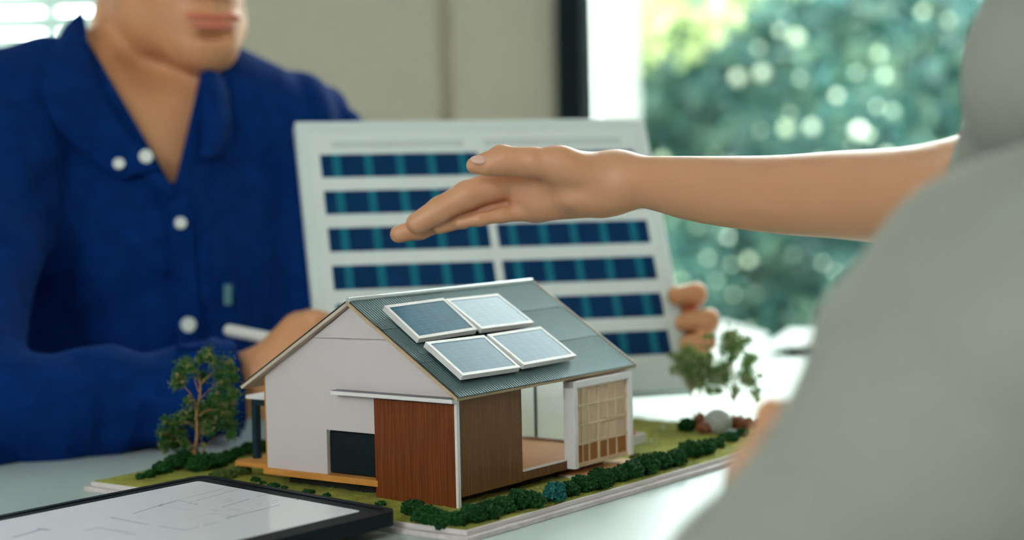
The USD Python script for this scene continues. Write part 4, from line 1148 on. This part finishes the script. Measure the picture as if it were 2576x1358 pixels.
thenar = union([ell(at(1440, 432, 1.3925), [PR(64), .016, PR(40)]), cone(at(1492, 448, 1.392), at(1400, 410, 1.390), PR(44), PR(37))], .012)
hypo = ell(at(1480, 503, 1.394), [PR(72), .012, PR(28)])
thumb = union(chain([at(1412, 412, 1.388), at(1340, 408, 1.386), at(1262, 404, 1.386), at(1226, 412, 1.386), at(1194, 416, 1.387)], [PR(41), PR(36), PR(37), PR(28), PR(21)]), .003)
thumb2 = union([cone(at(1252, 392, 1.386), at(1262, 384, 1.386), PR(17), PR(15))], .003)
F_IDX = chain([at(1318, 452, 1.424), at(1238, 470, 1.422), at(1175, 492, 1.420), at(1108, 527, 1.418), at(1048, 562, 1.417)], [PR(40), PR(38), PR(37), PR(33), PR(27)])
F_MID = chain([at(1325, 485, 1.440), at(1215, 510, 1.440), at(1125, 546, 1.438), at(1055, 575, 1.436), at(1003, 589, 1.434)], [PR(36), PR(34), PR(31), PR(27), PR(22)])
F_RNG = chain([at(1330, 512, 1.434), at(1232, 529, 1.430), at(1165, 553, 1.427), at(1105, 573, 1.426)], [PR(31), PR(25), PR(21), PR(16)])
F_LIT = chain([at(1345, 530, 1.422), at(1262, 540, 1.417), at(1205, 552, 1.414), at(1155, 563, 1.413)], [PR(25), PR(19), PR(16), PR(12)])
crease = union([cone(at(1395, 452, 1.372), at(1330, 476, 1.392), PR(5), PR(6)), cone(at(1395, 452, 1.372), at(1440, 500, 1.376), PR(6), PR(3)), cone(at(1300, 508, 1.392), at(1388, 512, 1.386), PR(3), PR(2))], .002)
fingers = [union(c, .003) for c in (F_IDX, F_MID, F_RNG, F_LIT)]
wcr = union([cone(at(1548, 480, 1.378), at(1532, 540, 1.384), PR(4), PR(3))], .002)
def woman_hand(p):
    d = smin(palm(p), thenar(p), .010)
    d = smin(d, hypo(p), .010)
    d = smin(d, thumb(p), .007); d = smin(d, thumb2(p), .004)
    for f in fingers:
        d = smin(d, f(p), .0035)
    d = -smin(-d, crease(p), .0045)
    return smin(d, armW(p), .020)
# torso, near arm and folded left hand, mostly under the shirt
WB = [(2582, 792, .80, 375), (2512, 978, .765, 378), (2352, 1250, .73, 378), (1985, 1562, .70, 378)]
fore = at(2010, 1420, .79); wri = at(1972, 1235, .838)
hl = at(2026, 1132, .865)
bodyW = union([ell([.52, .78, .80], [.17, .13, .30]), ell([.50, .82, 1.02], [.17, .10, .16]), cone([.51, .80, 1.14], [.50, .81, 1.30], .050, .046), cone(at(2620, 330, 1.02), [.56, .95, 1.13], px_r(150, 1.02), .06),
              cone([.44, .66, 1.12], at(2285, 1300, .735), .055, .045), cone(at(2285, 1300, .735), at(2005, 1560, .71), .045, .042)], .05)
foreL = union(chain([at(2005, 1560, .71), fore, wri], [.040, .031, .0265]), .02)
fistL = [cone(wri, hl, .027, .025)]
fl4 = [chain([hl + np.array([-.006 + .010 * i, .004 + .004 * i, .010 - .009 * i]), hl + np.array([-.016 + .004 * i, -.012, .018 - .012 * i]), hl + np.array([.004, -.024, .012 - .012 * i]), hl + np.array([.012, -.014, .004 - .010 * i])], [.0105, .010, .009, .008]) for i in range(4)]
thL4 = chain([wri + [-.004, -.01, .012], hl + [-.014, -.016, -.010], hl + [-.004, -.026, -.004]], [.013, .0105, .0085])
WH = np.array([.50, .80, 1.42])
whf, WL_, WA = head_parts(WH, math.radians(-138), 0.0, .95)
cutx = at(2130, 490, 1.235)[0]
def woman_sdf(p):
    d = smin(bodyW(p), foreL(p), .03)
    h = union(fistL, .01)(p)
    for c in fl4:
        h = smin(h, union(c, .004)(p), .005)
    h = smin(h, union(thL4, .006)(p), .008)
    d = smin(d, h, .01)
    d = smin(d, whf(p), .02)
    return smin(d, np.maximum(armW(p), np.float32(cutx - .030) - p[:, 0]), .02)
cutx = at(2130, 490, 1.235)[0]
A0 = snet(lambda p: np.maximum(woman_hand(p), p[:, 0] - np.float32(cutx + .02)), np.array([at(960, 0, 1.42)[0], 1.11, at(0, 640, 1.44)[2]]), np.array([cutx + .03, 1.50, at(0, 320, 1.42)[2] + .005]), .00135)
cutx = at(2130, 490, 1.235)[0]
def woman_rest(p):
    return woman_sdf(p)
B0 = snet(woman_rest, np.array([.0, .45, .45]), np.array([.85, 1.36, 1.66]), .0052)
def to_m3(m):
    return m3.Manifold(m3.Mesh(np.asarray(m.vertices, np.float32), np.asarray(m.faces, np.uint32)))
try:
    u = to_m3(A0) + to_m3(B0)
    assert u.num_tri() > 1000
    mm = u.to_mesh(); wbody = trimesh.Trimesh(mm.vert_properties[:, :3], mm.tri_verts, process=False)
except Exception as e:
    print('woman union failed', e); wbody = cat([A0, B0])
obj('body', wbody, 'skin_woman', wom, smooth=True)
hair_shell(WL_, WA, .95, wom, True)
nailc = at(1204, 402, 1.3778)
nm = trimesh.creation.icosphere(subdivisions=3); nm.vertices = nm.vertices * [PR(21), .0022, PR(12)]
nm.apply_transform(trimesh.transformations.rotation_matrix(.12, [0, 1, 0])); nm.apply_transform(trimesh.transformations.rotation_matrix(-.55, [1, 0, 0])); nm.apply_translation(nailc)
obj('thumbnail', nm, 'nail', wom, smooth=True, label='pale thumb nail')
c = trimesh.creation.icosphere(subdivisions=2); c.vertices = c.vertices * .0011; c.apply_translation(at(2058, 470, 1.2237))
obj('mole', c, 'bark', wom, smooth=True, label='tiny brown mole on the forearm')
# her shirt: sleeve with an open cuff, wide back, near sleeve
sl_a, sl_b, sl_c = at(2275, 492, 1.165), at(2470, 440, 1.09), at(2760, 150, .97)
cdir = (sl_a - sl_b) / np.linalg.norm(sl_a - sl_b)
tilt = at(2270, 552, 1.16) - at(2384, 366, 1.16); tilt /= np.linalg.norm(tilt)
cn = np.cross(tilt, at(2280, 490, 1.0) - CAM); cn /= np.linalg.norm(cn); cn = cn if cn @ cdir > 0 else -cn
slv = union(chain([at(2262, 488, 1.185), at(2420, 478, 1.12), at(2625, 465, 1.05)], [px_r(117, 1.185), px_r(150, 1.12), px_r(246, 1.05)]), .012)
slu = union(chain([at(2625, 465, 1.05), at(2672, 190, .98), at(2775, -130, .95)], [px_r(246, 1.05), px_r(250, .98), px_r(250, .95)]) + [cone(at(2672, 190, .98), [.56, .94, 1.13], .056, .072), cone([.56, .94, 1.13], [.51, .80, 1.15], .070, .062), cone(at(2250, 606, 1.03), at(2440, 790, .93), px_r(46, 1.03), px_r(170, .93))], .012)
slin = cone(sl_a + cdir * .08, sl_b, px_r(118, 1.16), px_r(140, 1.09))
wt = union([cone(at(x0, y0, d0), at(x1, y1, d1), px_r(r0, d0), px_r(r1, d1)) for (x0, y0, d0, r0), (x1, y1, d1, r1) in zip(WB, WB[1:])], .012)
back = union([ell([.54, .78, .80], [.20, .16, .34]), ell([.52, .83, 1.03], [.21, .14, .19]), cone(at(2496, 792, .80), [.50, .80, .98], px_r(375, .80), .12), cone(at(2419, 978, .765), [.52, .76, .85], px_r(378, .765), .14), cone([.44, .66, 1.12], at(2285, 1245, .73), .075, .060), cone([.44, .66, 1.12], [.51, .80, 1.15], .074, .062)], .03)
def wfold(p):
    w = meshkit.fbm(p * 5, 2, 4)
    a = np.abs(meshkit.noise(np.stack([p[:, 0] * 7 + p[:, 2] * 9 + w * 4, p[:, 1] * 5, p[:, 2] * 3 - p[:, 0] * 4], 1), 31) - .5) * 2
    return (.5 - a) * .012
def wshirt(p):
    s = np.maximum(slv(p), (p - at(2331, 455, 1.16).astype(np.float32)) @ cn.astype(np.float32))
    s = np.maximum(s, -np.maximum(slin(p), -((p - (at(2331, 455, 1.16) - cn * .055).astype(np.float32)) @ cn.astype(np.float32))))
    s = smin(s, slu(p), .012)
    d = smin(smin(wt(p), back(p), .02), s, .030)
    near = np.abs(d) < .05
    if near.any():
        d = d.copy(); d[near] += wfold(p[near])
    return np.maximum(d, -(p[:, 2] - .52))
ws = snet(wshirt, np.array([.02, .42, .48]), np.array([.85, 1.30, 1.40]), .0048)
wsh = obj('shirt', ws, 'shirt_grey', wom, smooth=True, label='loose pale grey cotton shirt')
# seat and legs below the table
wy = np.array([-.72, .69, 0]); wx = np.array([.69, .72, 0])
for q in (-1, 1):
    h0 = np.array([.55, .76, .50]) + wx * q * .085; kn = h0 + wy * .38; kn[2] = .46; ft = kn + wy * .02; ft[2] = .09
    obj('trouser_leg', snet(union(chain([h0, kn, ft], [.085, .062, .045]), .04), np.minimum(np.minimum(h0, kn), ft) - .12, np.maximum(np.maximum(h0, kn), ft) + .12, .01), 'trousers', wom, smooth=True)
    obj('shoe', snet(union([cone(ft - [0, 0, .045], ft + wy * .13 - [0, 0, .055], .042, .032)], .02), ft - .25, ft + .25, .008), 'frame_black', wom, smooth=True)
def chair(label, c, fwd, side):
    t = thing('office_chair', label, 'chair', loc=[c[0], c[1], 0])
    B = lambda nm, x0, x1, y0, y1, z0, z1: obj(nm, frame_mesh(bx(x0, x1, y0, y1, z0, z1, .008), np.zeros(3), side, fwd, HZ), 'frame_grey', t)
    B('seat', -.23, .23, -.22, .24, .385, .43)
    B('backrest', -.21, .21, -.275, -.235, .55, .80)
    for x in (-.2, .2):
        for y in (-.24, .2):
            B('leg', x - .015, x + .015, y - .015, y + .015, 0, .386)
    for x in (-.15, .15):
        B('back_post', x - .015, x + .015, -.27, -.24, .38, .60)
hipm = TP(0, -.02, -.56)
chair('grey office chair under the man in navy, hidden by the table', hipm, yt, xt)
chair('grey office chair under the woman in grey, hidden by her shirt', np.array([.55, .76]), wy, wx)
